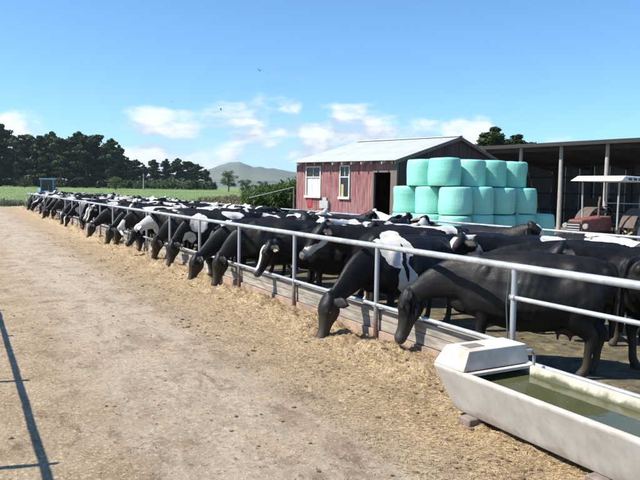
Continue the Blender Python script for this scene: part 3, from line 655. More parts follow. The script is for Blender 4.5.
def coat_material(name, blobs=None, blaze=False):
    """black and white hide; herd: patches from seed / white properties of the object, else given patch ellipsoids"""
    m, nt, b = new_mat(name)
    tc = N(nt, 'ShaderNodeTexCoord').outputs['Object']
    ragged = noise_n(nt, tc, 6.0, 4, 0.6); 
    if blobs is None:
        sd = N(nt, 'ShaderNodeAttribute', attribute_type='OBJECT', attribute_name='seed').outputs['Fac']
        wh = N(nt, 'ShaderNodeAttribute', attribute_type='OBJECT', attribute_name='white').outputs['Fac']
        n = noise_n(nt, tc, 1.55, 1.2, 0.45, 0.5, w=sd)
        f = math_n(nt, 'ADD', n, math_n(nt, 'MULTIPLY', math_n(nt, 'SUBTRACT', ragged, 0.5), 0.07))
        fld = math_n(nt, 'SUBTRACT', f, wh)
        white = remap(nt, fld, -0.006, 0.010)
        bz = N(nt, 'ShaderNodeAttribute', attribute_type='OBJECT', attribute_name='blaze').outputs['Fac']
    else:
        q = vmath(nt, 'ADD', tc, vmath(nt, 'MULTIPLY', vmath(nt, 'SUBTRACT', N(nt, 'ShaderNodeTexNoise', inp={'Scale': 5.0, 'Detail': 3.0}).outputs['Color'], (.5, .5, .5)), (.22, .22, .22)))
        white = None
        for c, r, sgn in blobs:
            d = vmath(nt, 'LENGTH', vmath(nt, 'DIVIDE', vmath(nt, 'SUBTRACT', q, c), r))
            e = remap(nt, d, 1.03, 0.98)
            if white is None: white = e
            elif sgn > 0: white = math_n(nt, 'MAXIMUM', white, e)
            else: white = math_n(nt, 'MULTIPLY', white, math_n(nt, 'SUBTRACT', 1.0, e))
        bz = None
    hc = N(nt, 'ShaderNodeAttribute', attribute_name='headco').outputs['Vector']
    sep = N(nt, 'ShaderNodeSeparateXYZ'); nt.links.new(hc, sep.inputs[0])
    wob = math_n(nt, 'MULTIPLY', math_n(nt, 'SUBTRACT', ragged, 0.5), 0.06)
    lat = math_n(nt, 'ABSOLUTE', math_n(nt, 'ADD', sep.outputs[2], wob))
    stripe = math_n(nt, 'MULTIPLY', remap(nt, lat, 0.052, 0.046), remap(nt, sep.outputs[1], 0.02, 0.035))
    stripe = math_n(nt, 'MULTIPLY', stripe, math_n(nt, 'MULTIPLY', remap(nt, sep.outputs[0], 0.02, 0.05), remap(nt, sep.outputs[0], 0.60, 0.52)))
    if bz is not None: white = math_n(nt, 'MAXIMUM', white, math_n(nt, 'MULTIPLY', stripe, bz))
    elif blaze: white = math_n(nt, 'MAXIMUM', white, stripe)
    fine = noise_n(nt, vmath(nt, 'MULTIPLY', tc, (1, 1, .5)), 45, 3, 0.6); mud = noise_n(nt, tc, 3.2, 6, 0.65, w=5.0)
    sepo = N(nt, 'ShaderNodeSeparateXYZ'); nt.links.new(tc, sepo.inputs[0])
    black = mixc(nt, remap(nt, mud, 0.35, 0.75), (0.0040, 0.0038, 0.0040), (0.011, 0.0090, 0.0075))
    wcol = mixc(nt, remap(nt, mud, 0.45, 0.75), (0.60, 0.56, 0.505), (0.46, 0.385, 0.30))
    c = mixc(nt, white, black, wcol)
    low = math_n(nt, 'MULTIPLY', remap(nt, math_n(nt, 'ADD', sepo.outputs[2], math_n(nt, 'MULTIPLY', math_n(nt, 'SUBTRACT', mud, .5), .7)), 0.55, 0.10), 0.45)
    c = mixc(nt, low, c, (0.10, 0.078, 0.045))                       # dried mud on the lower legs
    sk = N(nt, 'ShaderNodeAttribute', attribute_name='skin').outputs['Fac']; ud = N(nt, 'ShaderNodeAttribute', attribute_name='udder').outputs['Fac']
    c = mixc(nt, math_n(nt, 'MULTIPLY', ud, .8 if blobs is None else .2), c, (0.24, 0.14, 0.115)); c = mixc(nt, math_n(nt, 'MULTIPLY', sk, 0.85), c, (0.045, 0.040, 0.040))
    nt.links.new(c, b.inputs['Base Color']); b.inputs['Specular IOR Level'].default_value = 0.27
    hair = noise_n(nt, vmath(nt, 'MULTIPLY', tc, (.35, 1, .8)), 110, 4, .7)
    nt.links.new(remap(nt, math_n(nt, 'ADD', math_n(nt, 'MULTIPLY', hair, .6), math_n(nt, 'MULTIPLY', mud, .4)), .35, .65, .40, .70), b.inputs['Roughness'])
    b.inputs['Sheen Weight'].default_value = 0.0; b.inputs['Sheen Roughness'].default_value = 0.5
    bn = N(nt, 'ShaderNodeBump'); bn.inputs['Strength'].default_value = 0.24; bn.inputs['Distance'].default_value = 0.03
    body_n = noise_n(nt, tc, 5.5, 4, 0.55)
    nt.links.new(math_n(nt, 'ADD', math_n(nt, 'MULTIPLY', body_n, 1.0), math_n(nt, 'MULTIPLY', hair, 0.28)), bn.inputs['Height']); nt.links.new(bn.outputs[0], b.inputs['Normal'])
    return m
M['coat'] = coat_material('cow_coat')
M['coat_black'] = coat_material('cow_coat_black', [((.15, .3, .25), (.16, .12, .14), 1)])
M['coat_star'] = coat_material('cow_coat_star', [((.05, .33, 1.0), (.055, .1, .06), 1), ((-.02, .33, .93), (.03, .1, .03), 1)])
M['coat_saddle'] = coat_material('cow_coat_saddle', [((.42, .15, 1.18), (.27, .35, .26), 1), ((.30, .22, .80), (.16, .25, .22), 1), ((.33, .3, 1.03), (.035, .25, .3), -1), ((.20, .3, .98), (.05, .25, .12), -1), ((.50, .35, .62), (.10, .2, .12), -1)], False)
M['coat_shoulder'] = coat_material('cow_coat_shoulder', [((.62, .1, 1.02), (.24, .45, .42), 1), ((.88, .1, .85), (.18, .3, .18), 1), ((-.5, .0, 1.3), (.25, .3, .15), 1)], True)
M['coat_chest'] = coat_material('cow_coat_chest', [((.66, .05, 1.10), (.22, .4, .25), 1), ((.9, .1, .72), (.15, .3, .18), 1), ((-.25, .05, 1.3), (.3, .3, .14), 1)], False)
eye_me = MB(); ellipsoid(eye_me, (0, 0, 0), (.022, .022, .022), nu=10, nv=6); eye_me = eye_me.mesh('eye', True); eye_me.materials.append(M['eye'])
tag_me = bevel_mesh(MB().box(-.028, .028, -.004, .004, -.032, .032).mesh('ear_tag'), .003, 1); tag_me.materials.append(M['tag_yellow'])
def cow(key, x, y, heading, mat_key, label, group=None, white=0.6, seed=0.0, blaze=0.0, scale=1.0, detail=False, tagged=0, z=0.0):
    d = COW[key]
    o = bpy.data.objects.new('cow', d['mesh']); COL.objects.link(o)
    if len(d['mesh'].materials) == 0: d['mesh'].materials.append(M['coat'])
    o.location = (x, y, z); o.rotation_euler = (0, 0, math.pi/2-RAD(heading)); o.scale = (scale,)*3
    if mat_key != 'coat':
        o.material_slots[0].link = 'OBJECT'; o.material_slots[0].material = M[mat_key]
    o['seed'] = float(seed); o['white'] = float(white); o['blaze'] = float(blaze)
    tag(o, label, 'cow', group)
    if detail:
        for e in d['eyes']: link('eye', eye_me, o, loc=e)
    if tagged:
        q = Matrix((d['lat'], -d['fore'], d['hd'])).transposed().to_euler()
        for e in d['ears'][:tagged]: link('ear_tag', tag_me, o, loc=e, rot=q)
    return o

FEED = 'cows feeding through the rail'
front = []
# A: stands askew by the trough, all black with a white star on the flank behind it belonging to B
front.append(cow('nose_over', 5.60, 5.22, -39, 'coat_black', 'big black cow standing askew beside the trough, muzzle over the board wall', FEED, detail=True, scale=.99))
front.append(cow('feed_reach', 5.70, 7.62, -97, 'coat_saddle', 'black cow with white saddle and shoulder, eating just past the black cow at the trough', FEED, detail=True, scale=1.0))
row = [  # key, y, heading, coat, white, seed, blaze
 ('stand', 8.95, -74, 'coat', .585, 6.2, 0), ('stand_low', 10.25, -84, 'coat', .60, 4.2, 1), ('feed', 11.75, -80, 'coat_black', 0, 0, 0), ('feed_reach', 12.95, -86, 'coat_black', 0, 0, 0), ('feed_turn', 14.05, -104, 'coat_shoulder', 0, 0, 1),
 ('feed', 15.75, -96, 'coat_chest', 0, 0, 0), ('feed_away', 16.85, -84, 'coat_black', 0, 0, 0), ('feed_lift', 18.5, -78, 'coat', .55, 9.1, 0), ('feed_turn', 19.75, -90, 'coat', .54, 33.1, 0),
 ('feed_away', 21.35, -92, 'coat', .54, 12.4, 0), ('feed_reach', 22.85, -98, 'coat_black', 0, 0, 0)]
yy = 24.3
while yy < 57:
    row.append((random.choice(['feed', 'feed', 'feed_turn', 'feed_away', 'feed_reach', 'feed_lift', 'stand_low', 'stand']), yy, random.uniform(-112, -70), random.choice(['coat', 'coat', 'coat', 'coat_shoulder', 'coat_chest', 'coat_black']),
                random.uniform(.50, .58), random.uniform(0, 60), random.choice([0, 0, 1])))
    yy += random.choice([.95, 1.05, 1.2, 1.7, 2.1])+random.uniform(0, .15)
for i, (k, y, hd, mk, wh, sd, bz) in enumerate(row):
    x = 5.68 + random.uniform(-.05, .22) + (.95 if k == 'stand' else .45 if k == 'stand_low' else 0)
    tn = math.cos(RAD(hd))/-math.sin(RAD(hd)); yc = y+(x-FX)*tn; pk = P0+SP*round((yc-P0)/SP)
    if abs(yc-pk) < .30: y += (.30-abs(yc-pk))*(1 if yc > pk else -1)
    look = {'coat_black': 'all black cow', 'coat_shoulder': 'cow with white shoulder and face stripe', 'coat_chest': 'cow with white neck patch'}.get(mk, 'black and white cow')
    front.append(cow(k, x, y, hd, mk, '%s %s at the rail, %s from the trough' % (look, 'standing' if k.startswith('stand') else 'eating', ordinal(i+2)), FEED, wh, sd, bz, random.uniform(.95, 1.03), detail=y < 24, tagged=2 if y < 24 else 0))
# the herd standing behind the feeding row
HERD = 'cows standing behind the feeding row'
def herd_label(y, white, x):
    near = min(range(len(front)), key=lambda i: abs(front[i].location.y-y))
    tone = 'much patched white' if white < .505 else ('black and white' if white < .56 else 'mostly black')
    return '%s cow standing %s the %s feeding cow from the trough' % (tone, 'behind' if x < 8.7 else 'well behind', ordinal(near))
def herd_cow(k, x, y, hd, wh, sd, label=None, **kw):
    return cow(k, x, y, hd, kw.pop('mat_key', 'coat'), label or herd_label(y, wh, x), HERD, wh, sd, random.choice([0, 1]), random.uniform(.95, 1.03), **kw)
herd_cow('stand', 7.28, 4.42, 100, .75, 2.0, 'black cow with its hindquarters at the right edge, beyond the trough', mat_key='coat_black')
herd_cow('stand', 8.10, 5.40, -62, .75, 5.0, 'black cow with yellow ear tags, its head behind the rump of the trough cow', mat_key='coat_star', detail=True, tagged=2)
herd_cow('stand_low', 7.72, 6.40, -66, .70, 31.0, 'black cow seen broadside over the back of the trough cow', tagged=2, detail=True, mat_key='coat_black')
herd_cow('stand_turn', 9.35, 4.75, -50, .58, 51.0, 'mostly black cow two behind the trough cow, near the right edge', tagged=1)
herd_cow('stand_low', 9.55, 7.5, 176, .50, 8.3, 'cow with a pale patched back along the far rail near the red tractor', tagged=1)
herd_cow('stand', 9.4, 2.6, -4, .51, 40.3, 'patched cow by the far rail at the right edge of the picture', tagged=1)
herd_cow('stand', 7.90, 7.45, -84, .545, 17.3, 'black cow with white back blotch behind the saddle marked cow', tagged=1)
used = set()
def uniq(lb):
    for extra in ('', ' with head up', ' nearer the far rail', ' by the far rail posts', ' pressed among the herd'):
        if lb+extra not in used: used.add(lb+extra); return lb+extra
    return lb
wh = lambda: random.choice([random.uniform(.46, .50), random.uniform(.50, .55), random.uniform(.53, .58), random.uniform(.56, .64)])
ks = ['stand', 'stand_turn', 'stand_away', 'stand_low', 'stand']
yy = 8.5
while yy < 58:                       # second rank, packed flank to flank, most facing the rail
    w = wh(); x = 7.80+random.uniform(-.15, .25); hd = random.uniform(-106, -74) if random.random() < .75 else random.uniform(72, 108)
    if hd > 0: x -= .35
    herd_cow(random.choice(ks), x, yy, hd, w, random.uniform(0, 60), uniq(herd_label(yy, w, x)), tagged=(1 if yy < 22 else 0)); yy += random.uniform(.90, 1.15)
yy = 10.2
while yy < 57:                       # third rank, along the far rail
    w = wh(); x = 9.50+random.uniform(-.12, .05)
    herd_cow(random.choice(ks), x, yy, random.choice([0, 180])+random.uniform(-7, 7), w, random.uniform(0, 60), uniq(herd_label(yy, w, x))); yy += random.uniform(2.65, 3.1)

# ------------------------------------------------------------------ red board shed
def corrugated(name, w, l, pitch=.076, amp=.012, thick=0.0):
    """sheet: width w along local X (waves), length l along local Y"""
    n = int(w/pitch*6); vs = []; fs = []
    for i in range(n+1):
        x = w*i/n; z = amp*math.sin(2*math.pi*x/pitch)
        vs += [(x, 0, z), (x, l, z)]
    for i in range(n): fs.append((2*i, 2*i+2, 2*i+3, 2*i+1))
    me = bpy.data.meshes.new(name); me.from_pydata(vs, [], fs); me.update()
    me.polygons.foreach_set('use_smooth', [True]*len(fs)); return me
def red_shed():
    H = RAD(-16)
    # local frame: X along the gable end (away to the right), Y along the long wall (away to the left); origin at the near corner
    s = empty('red_shed', (16.68, 23.56, -.05), -H, 'faded red board shed with white iron roof and two white framed windows', 'shed')
    L, W, EZ, RZ, OV = 6.75, 10.3, 3.36, 4.74, .36
    x0, y0 = OV, .12                      # wall faces
    wz = lambda x: EZ - .06 + (RZ-EZ)*(1-abs(x-W/2)/(W/2)) - .02
    # long front wall (face at x = x0): boards with openings
    wins = [(4.92, 5.86, 1.74, 3.12), (2.98, 3.50, 1.72, 3.14)]; door = (.42, 1.40, -.1, 2.92)
    bw = .152; k = 0; y = y0
    while y < L-.16:
        y1 = min(y+bw, L-.12); iv = [(0.0, 3.42)]
        for a, b, c, d in wins+[door]:
            if y1 > a+.02 and y < b-.02:
                iv = [q for z0, z1 in iv for q in ((z0, c), (d, z1)) if q[1]-q[0] > .05]
        for z0, z1 in iv:
            d = random.uniform(0, .012); piece('board', s, M['red_board'], x0-.012-d, x0+.02, y+.004, y1-.004, z0, z1)
        y = y1
    piece('wall_lining', s, M['black_void'], x0+.022, x0+.05, y0+1.35, L-.12, 0, 1.7)
    piece('wall_lining', s, M['black_void'], x0+.022, x0+.05, y0+1.35, L-.12, 3.16, 3.42)
    # gable end (face at y = y0), boards coloured dark to carry its shade
    x = x0
    while x < W-.36:
        x1 = min(x+.19, W-.34); z1 = min(wz(x), wz(x1)); d = random.uniform(0, .012)
        piece('board', s, M['shaded_board'], x+.004, x1-.004, y0-.012-d, y0+.02, 0, z1); x = x1
    piece('corner_post', s, M['old_timber'], x0-.05, x0+.06, y0-.05, y0+.30, 0, 3.38)
    piece('door_jamb', s, M['old_timber'], x0-.045, x0+.08, 1.40, 1.50, 0, 2.95)
    piece('door_lintel', s, M['old_timber'], x0-.045, x0+.08, .42, 1.40, 2.86, 2.99)
    piece('floor', s, M['black_void'], x0+.06, W-.4, y0+.03, L-.2, -.05, .06)
    MB().add([(W-.36, y0, 0), (W-.36, L-.12, 0), (W-.36, L-.12, 3.4), (W-.36, y0, 3.4)], [(0, 1, 2, 3)]).build('back_wall', M['shaded_board'], s)
    MB().add([(x0, L-.12, 0), (W-.36, L-.12, 0), (W-.36, L-.12, wz(W-.36)), (W/2, L-.12, wz(W/2)), (x0, L-.12, wz(x0))], [(0, 1, 2, 3, 4)]).build('end_wall', M['red_board'], s)
    # windows
    for i, (a, b, c, d) in enumerate(wins):
        w = empty('window', (x0, 0, 0)); w.parent = s
        f = .075
        for (p, q, r, t) in ((a-f, a, c-f, d+f), (b, b+f, c-f, d+f), (a, b, d, d+f)): piece('frame', w, M['white_paint'], -.05, .03, p, q, r, t)
        piece('sill', w, M['white_paint'], -.11, .03, a-f-.04, b+f+.04, c-f-.05, c-.002)
        mid = c+(d-c)*.66
        piece('transom', w, M['white_paint'], -.03, .02, a, b, mid-.03, mid+.03)
        piece('mullion', w, M['white_paint'], -.028, .018, (a+b)/2-.018, (a+b)/2+.018, mid+.03, d)
        piece('pane', w, M['glass'], -.004, .004, a, b, mid, d)
        if i == 0:
            for j in range(5):
                yy = a+(b-a)*j/5; piece('curtain', w, M['curtain'], .012-.01*(j % 2), .03, yy+.002, yy+(b-a)/5-.002, c, mid)
        else:
            piece('pane', w, M['glass'], -.004, .004, a, a+.34, c, mid); piece('curtain', w, M['yellow_cloth'], -.01, .03, a+.34, b, c, mid-.35); piece('pane', w, M['glass'], -.004, .004, a+.34, b, mid-.35, mid)
    # roof
    sl = math.atan2(RZ-EZ, W/2); ln = math.hypot(RZ-EZ, W/2)
    n = 9; sw = (L+.1)/n
    sheet_me = corrugated('roof_sheet', sw+.02, ln+.03)
    for k in range(n):
        # local X of the sheet runs along the ridge, local Y up the slope
        for side in (0, 1):
            R = Matrix(((0, math.cos(sl), -math.sin(sl)), (1, 0, 0), (0, math.sin(sl), math.cos(sl)))) if side == 0 else Matrix(((0, -math.cos(sl), math.sin(sl)), (1, 0, 0), (0, math.sin(sl), math.cos(sl))))
            o = link('roof_sheet', sheet_me, s, M['roof_iron'])
            o.matrix_local = Matrix.Translation((0 if side == 0 else W, -.05+k*sw, EZ+.02+.002*(k % 2))) @ R.to_4x4()
    MB().add([(W/2-.2, -.06, RZ+.02), (W/2, -.06, RZ+.075), (W/2+.2, -.06, RZ+.02), (W/2-.2, L+.07, RZ+.02), (W/2, L+.07, RZ+.075), (W/2+.2, L+.07, RZ+.02)], [(0, 1, 4, 3), (1, 2, 5, 4)]).build('ridge_cap', M['roof_iron'], s)
    cs, sn = math.cos(sl), math.sin(sl)
    for sx in (0, 1):     # barge boards on the gable
        c = (W/4 if sx == 0 else W*3/4, -.06, (EZ+RZ)/2-.08); ax = (cs*ln/2, 0, (sn if sx == 0 else -sn)*ln/2)
        MB().obox(c, ax, (0, .015, 0), ((-sn if sx == 0 else sn)*.075, 0, cs*.075)).build('barge_board', M['old_timber'], s)
    y = .1
    while y < L:           # rafter tails under the eave
        MB().obox((.20, y, EZ-.035), (.21*cs, 0, .21*sn), (0, .025, 0), (-sn*.05, 0, cs*.05)).build('rafter', M['white_paint'] if random.random() < .6 else M['old_timber'], s); y += .61
    piece('meter_box', s, M['grey_box'], x0-.16, x0-.026, 4.22, 4.80, 1.12, 1.50); piece('meter_box', s, M['grey_box'], x0-.13, x0-.026, 4.36, 4.62, 1.505, 1.66)
    piece('red_patch', s, M['red_panel'], x0-.045, x0-.026, 5.45, 5.80, 1.15, 1.62)
red_shed()

# ------------------------------------------------------------------ wrapped bales
def bale_mesh(i, r=.63, h=1.10):
    mb = MB(); n = 40; pr = [(0.02, 0), (r*.55, .0), (r*.90, .008), (r*.975, .035), (r*1.0, .10)]
    for k in range(1, 8): pr.append((r*(1.0+.010*math.sin(math.pi*k/8)), .14+(h-.28)*k/8))
    pr += [(r*.985, h-.10), (r*.955, h-.035), (r*.89, h-.004), (r*.6, h+.010), (0.02, h+.014)]
    mb.lathe(pr, n)
    vs = []
    for v in mb.v:
        p = Vector(v); rad = Vector((p.x, p.y, 0)); L = rad.length
        dn = noise.noise((p.x*1.6+i*7, p.y*1.6, p.z*1.6)); w = noise.noise((math.atan2(p.y, p.x)*5+i*3, p.z*1.2, i)) if L > .3 else 0
        if L > 1e-4: p += rad/L*(.028*dn+.012*w+.012*math.sin(p.z*5.2+i))*min(1, L/.4)
        p.z += .02*noise.noise((p.x*2, p.y*2, i*5.0))*min(1, p.z/.2)
        vs.append(tuple(p))
    mb.v = vs; return mb.mesh('bale_%d' % i, True)
BM = [bale_mesh(i, .645+.008*(i % 3), 1.08+.012*(i % 4)) for i in range(7)]
for b in BM: b.materials.append(M['bale'])
bh = RAD(-8); BL = Vector((math.sin(bh), math.cos(bh), 0)); BG = Vector((math.cos(bh), -math.sin(bh), 0))
B0 = Vector((16.95, 19.75, 0)); PITCH_B = 1.27; cnt = 0
def bale(p, label, layer):
    global cnt
    j = Vector((random.uniform(-.035, .035), random.uniform(-.035, .035), 0))
    o = link('wrapped_bale', BM[cnt % 7], None, loc=p+j, rot=(RAD(random.uniform(-1.5, 1.5)), RAD(random.uniform(-1.5, 1.5)), random.uniform(0, 6.28)), scale=(1, 1, 1.0))
    tag(o, label, 'bale', 'green wrapped silage bales'); cnt += 1
LAYER = ['bottom', 'middle', 'top']
for lay in range(3):
    z = -.02 + lay*1.115
    base = B0 + Vector((0, 0, z)) + (BL*.55 if lay == 2 else Vector()) + (Vector((-.12, -.12, 0)) if lay == 0 else Vector())
    nl, nr = ((3, 4), (3, 3), (2, 3))[lay]
    bale(base, 'pale green wrapped bale on the near corner of the stack, %s layer' % LAYER[lay], lay)
    for k in range(1, nl): bale(base+BL*PITCH_B*k, 'pale green wrapped bale, %s to the left of the corner bale, %s layer' % (ORD[k-1], LAYER[lay]), lay)
    for k in range(1, nr+1): bale(base+BG*PITCH_B*1.09*k, 'pale green wrapped bale, %s to the right of the corner bale, %s layer' % (ORD[k-1], LAYER[lay]), lay)

# ------------------------------------------------------------------ open pole barn
def barn():
    H = RAD(-7); s = empty('pole_barn', (29.08, 25.18, -.05), -H, 'open fronted dark pole barn behind the bales and red tractor', 'barn')
    # local: Y along the front toward far left, X into the barn
    FZ, BZ, D = 4.66, 3.7, 7.5; a, b = -17.5, 7.8
    n = 26; st = (b-a)/n
    for zz, k in ((0, 0), (.9, 0), (0, 1.3), (0, -2.6)): piece('stored_pallet', s, M['barn_timber'], D-1.6, D-.5, 1.0+k, 2.2+k, .05+zz, .9+zz)
    sl = math.atan2(BZ-FZ, D+1.1); ln = math.hypot(D+1.1, BZ-FZ)
    rm = corrugated('roof_sheet', st, ln, .1, .015)
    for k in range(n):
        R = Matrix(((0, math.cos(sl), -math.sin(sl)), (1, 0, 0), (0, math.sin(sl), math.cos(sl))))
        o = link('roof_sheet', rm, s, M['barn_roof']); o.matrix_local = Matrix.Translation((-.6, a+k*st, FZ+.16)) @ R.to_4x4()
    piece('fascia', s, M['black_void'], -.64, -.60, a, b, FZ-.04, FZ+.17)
    piece('front_beam', s, M['barn_timber'], .10, .16, a, b, FZ-.24, FZ+.02)
    pm = MB().tube([(0, 0, -.2), (.02, 0, 2), (0, 0, FZ-.02)], [.125, .115, .10], 12).mesh('post', True)
    k = 0
    for y in np.arange(-16.2, 7.6, 2.7): link('post', pm, s, M['pole_wood'], loc=(0, float(y), 0), rot=(RAD(random.uniform(-.6, .6)), RAD(random.uniform(-.6, .6)), random.uniform(0, 6)))
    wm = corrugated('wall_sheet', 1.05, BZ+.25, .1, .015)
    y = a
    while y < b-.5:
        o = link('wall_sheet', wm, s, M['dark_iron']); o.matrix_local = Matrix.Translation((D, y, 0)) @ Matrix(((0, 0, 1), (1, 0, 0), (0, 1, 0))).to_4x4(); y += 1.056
    for z in (.9, 2.0, 3.1): piece('girt', s, M['barn_timber'], D-.09, D-.03, a, b, z, z+.10)
    for y in np.arange(-16.2, 7.6, 2.7): piece('back_post', s, M['barn_timber'], D-.25, D-.095, float(y)-.08, float(y)+.08, 0, BZ+.1)
    for y in np.arange(-16.2, 7.6, 2.7):
        MB().obox((D/2, float(y)+.16, (FZ+BZ)/2-.12), (D/2, 0, (BZ-FZ)/2*.87), (0, .03, 0), (0, 0, .11)).build('rafter', M['barn_timber'], s)
    for yy in (a+.02, b-.02): MB().add([(0, yy, 0), (D, yy, 0), (D, yy, BZ+.1), (0, yy, FZ)], [(0, 1, 2, 3)]).build('end_wall', M['dark_iron'], s)  # unseen end walls, added to keep the barn's inside dark
barn()

# ------------------------------------------------------------------ tractors
def wheel(parent, r, w, loc, lugs, rim_m):
    e = empty('wheel', loc); e.parent = parent
    MB().lathe([(r*.55, -w*.42), (r*.78, -w*.5), (r*.93, -w*.42), (r*.97, -w*.2), (r*.97, w*.2), (r*.93, w*.42), (r*.78, w*.5), (r*.55, w*.42), (r*.53, 0)], 32, 'Y').build('tyre', M['tyre'], e, smooth=True)
    if lugs:
        mb = MB()
        for k in range(lugs):
            for sd in (-1, 1):
                a = 2*math.pi*(k+(.5 if sd > 0 else 0))/lugs; c, s_ = math.cos(a), math.sin(a)
                rd = Vector((c, 0, s_)); tg = Vector((-s_, 0, c)); ctr = rd*r*.985+Vector((0, sd*w*.23, 0))
                mb.obox(ctr, (Vector((0, sd, 0))*.8+tg*.6).normalized()*w*.28, (tg*.8-Vector((0, sd, 0))*.6).normalized()*.022*r/.75, rd*.035)
        mb.build('tread_lug', M['lug'], e)['kind'] = 'stuff'
    MB().lathe([(r*.54, -w*.36), (r*.50, -w*.30), (r*.30, -w*.10), (r*.12, -w*.22), (r*.12, w*.22), (r*.30, w*.10), (r*.50, w*.30), (r*.54, w*.36)], 24, 'Y').build('rim', rim_m, e, smooth=True)
def tractor(name, loc, heading, body, label, cab, canopy=False):
    t = empty(name, loc, math.pi/2-RAD(heading), label, 'tractor')      # +X forward, rear axle at x = 0
    RR, FR = .76, .44
    for s in (-1, 1):
        wheel(t, RR, .38, (0, s*.74, RR), 22, M['rim']); wheel(t, FR, .22, (1.95, s*.62, FR), 0, M['rim'])
        # mudguard: an arc over the rear wheel
        mb = MB(); n = 12; vs = []
        for i in range(n+1):
            a = RAD(20+150*i/n); c, q = math.cos(a)*(RR+.10), math.sin(a)*(RR+.10)
            vs += [(c, s*.52, RR+q), (c, s*.97, RR+q), (c*.97, s*.97, RR+q*.97), (c*.97, s*.52, RR+q*.97)]
        fs = []
        for i in range(n):
            for k in range(4): fs.append((i*4+k, i*4+(k+1) % 4, i*4+4+(k+1) % 4, i*4+4+k))
        fs += [(0, 1, 2, 3), (n*4+3, n*4+2, n*4+1, n*4)]
        mb.add(vs, fs).build('mudguard', M['tan_cover'] if canopy else body, t, smooth=True)
    me = MB().add([(.75, -.29, .95), (2.35, -.25, .92), (2.35, .25, .92), (.75, .29, .95), (.75, -.27, 1.38), (2.30, -.22, 1.28), (2.30, .22, 1.28), (.75, .27, 1.38)],
                  [(0, 3, 2, 1), (4, 5, 6, 7), (0, 1, 5, 4), (1, 2, 6, 5), (2, 3, 7, 6), (3, 0, 4, 7)]).mesh('bonnet'); bevel_mesh(me, .04, 2)
    bo = link('bonnet', me, t, body)
    gr = MB().box(2.352, 2.375, -.20, .20, .72, 1.22).build('grille', M['tractor_dark'], t)
    for k in range(6): piece('grille_bar', gr, M['canopy_white'], 2.376, 2.385, -.19, .19, .76+k*.075, .775+k*.075)
    for s in (-1, 1): MB().lathe([(.02, .02), (.075, .015), (.085, -.03), (.05, -.09)], 14, 'X', (2.30, s*.32, 1.10)).build('headlight', M['lamp_lens'], t, smooth=True)
    MB().box(.0, 2.2, -.17, .17, .48, .93).build('engine', M['tractor_dark'], t)
    MB().box(-.35, .35, -.34, .34, .50, 1.02).build('rear_housing', M['tractor_dark'], t)
    MB().tube([(1.95, -.60, FR), (1.95, .60, FR)], .06, 8).build('front_axle', M['tractor_dark'], t)
    MB().tube([(0, -.72, RR), (0, .72, RR)], .09, 8).build('rear_axle', M['tractor_dark'], t)
    MB().tube([(1.35, .18, 1.3), (1.35, .18, 1.75), (1.30, .18, 1.95)], .032, 8).build('exhaust', M['rust'], t, smooth=True)
    se = bevel_mesh(MB().box(-.25, .20, -.24, .24, 1.03, 1.13).mesh('seat'), .03, 2); so = link('seat', se, t, M['tractor_dark'])
    link('seat_back', bevel_mesh(MB().box(-.32, -.24, -.24, .24, 1.12, 1.45).mesh('seat_back'), .03, 2), so, M['tractor_dark'])
    MB().tube([(.72, 0, 1.25), (.55, 0, 1.50)], .02, 6).build('steering_column', M['tractor_dark'], t)
    pts = [(.55+.09*math.cos(a)*.8, .19*math.sin(a), 1.50+.16*math.cos(a)) for a in np.linspace(0, 2*math.pi, 17)]
    MB().tube(pts, .014, 6, cap=False).build('steering_wheel', M['tractor_dark'], t)
    if canopy:
        for x in (-.35, .95):
            for s in (-1, 1): MB().tube([(x, s*.55, .98), (x+(.05 if x > 0 else 0), s*.58, 2.42)], .028, 8).build('canopy_post', M['pole_wood'], t)
        me = MB().add([(-.95, -.80, 2.42), (1.35, -.80, 2.42), (1.35, .80, 2.42), (-.95, .80, 2.42), (-.92, -.76, 2.56), (1.0, -.76, 2.58), (1.0, .76, 2.58), (-.92, .76, 2.56)],
                      [(0, 3, 2, 1), (4, 5, 6, 7), (0, 1, 5, 4), (1, 2, 6, 5), (2, 3, 7, 6), (3, 0, 4, 7)]).mesh('canopy'); bevel_mesh(me, .02, 2)
        cp = link('canopy', me, t, M['canopy_white'])
        for k in range(6): piece('canopy_hole', cp, M['tractor_dark'], -.80+k*.30, -.62+k*.30, .784, .803, 2.45, 2.52)
        MB().tube([(-.35, -.58, 1.75), (-.35, .58, 1.75)], .02, 6).build('canopy_brace', M['pole_wood'], t)
    if cab:
        c = MB()
        for x, y in ((-.45, -.62), (-.45, .62), (1.0, -.60), (1.0, .60)): c.box(x-.05, x+.05, y-.05, y+.05, 1.0, 2.52)
        c.box(-.5, 1.05, -.67, .67, .98, 1.35).build('cab_frame', body, t)
        link('cab_roof', bevel_mesh(MB().box(-.60, 1.15, -.75, .75, 2.52, 2.68).mesh('cab_roof'), .05, 2), t, body)
        for s in (-1, 1): piece('side_window', t, M['glass'], -.40, .95, s*.60-.006, s*.60+.006, 1.35, 2.52)
        piece('windscreen', t, M['glass'], .994, 1.006, -.55, .55, 1.35, 2.52); piece('rear_window', t, M['glass'], -.456, -.444, -.57, .57, 1.35, 2.52)
    return t
tractor('red_tractor', (17.85, 13.26, -.03), -99, M['tractor_red'], 'old red tractor with a white canopy parked before the barn', False, True)
tractor('blue_tractor', (8.3, 76.0, -.03), 190, M['tractor_blue'], 'small blue cabbed tractor at the far end of the herd', True)
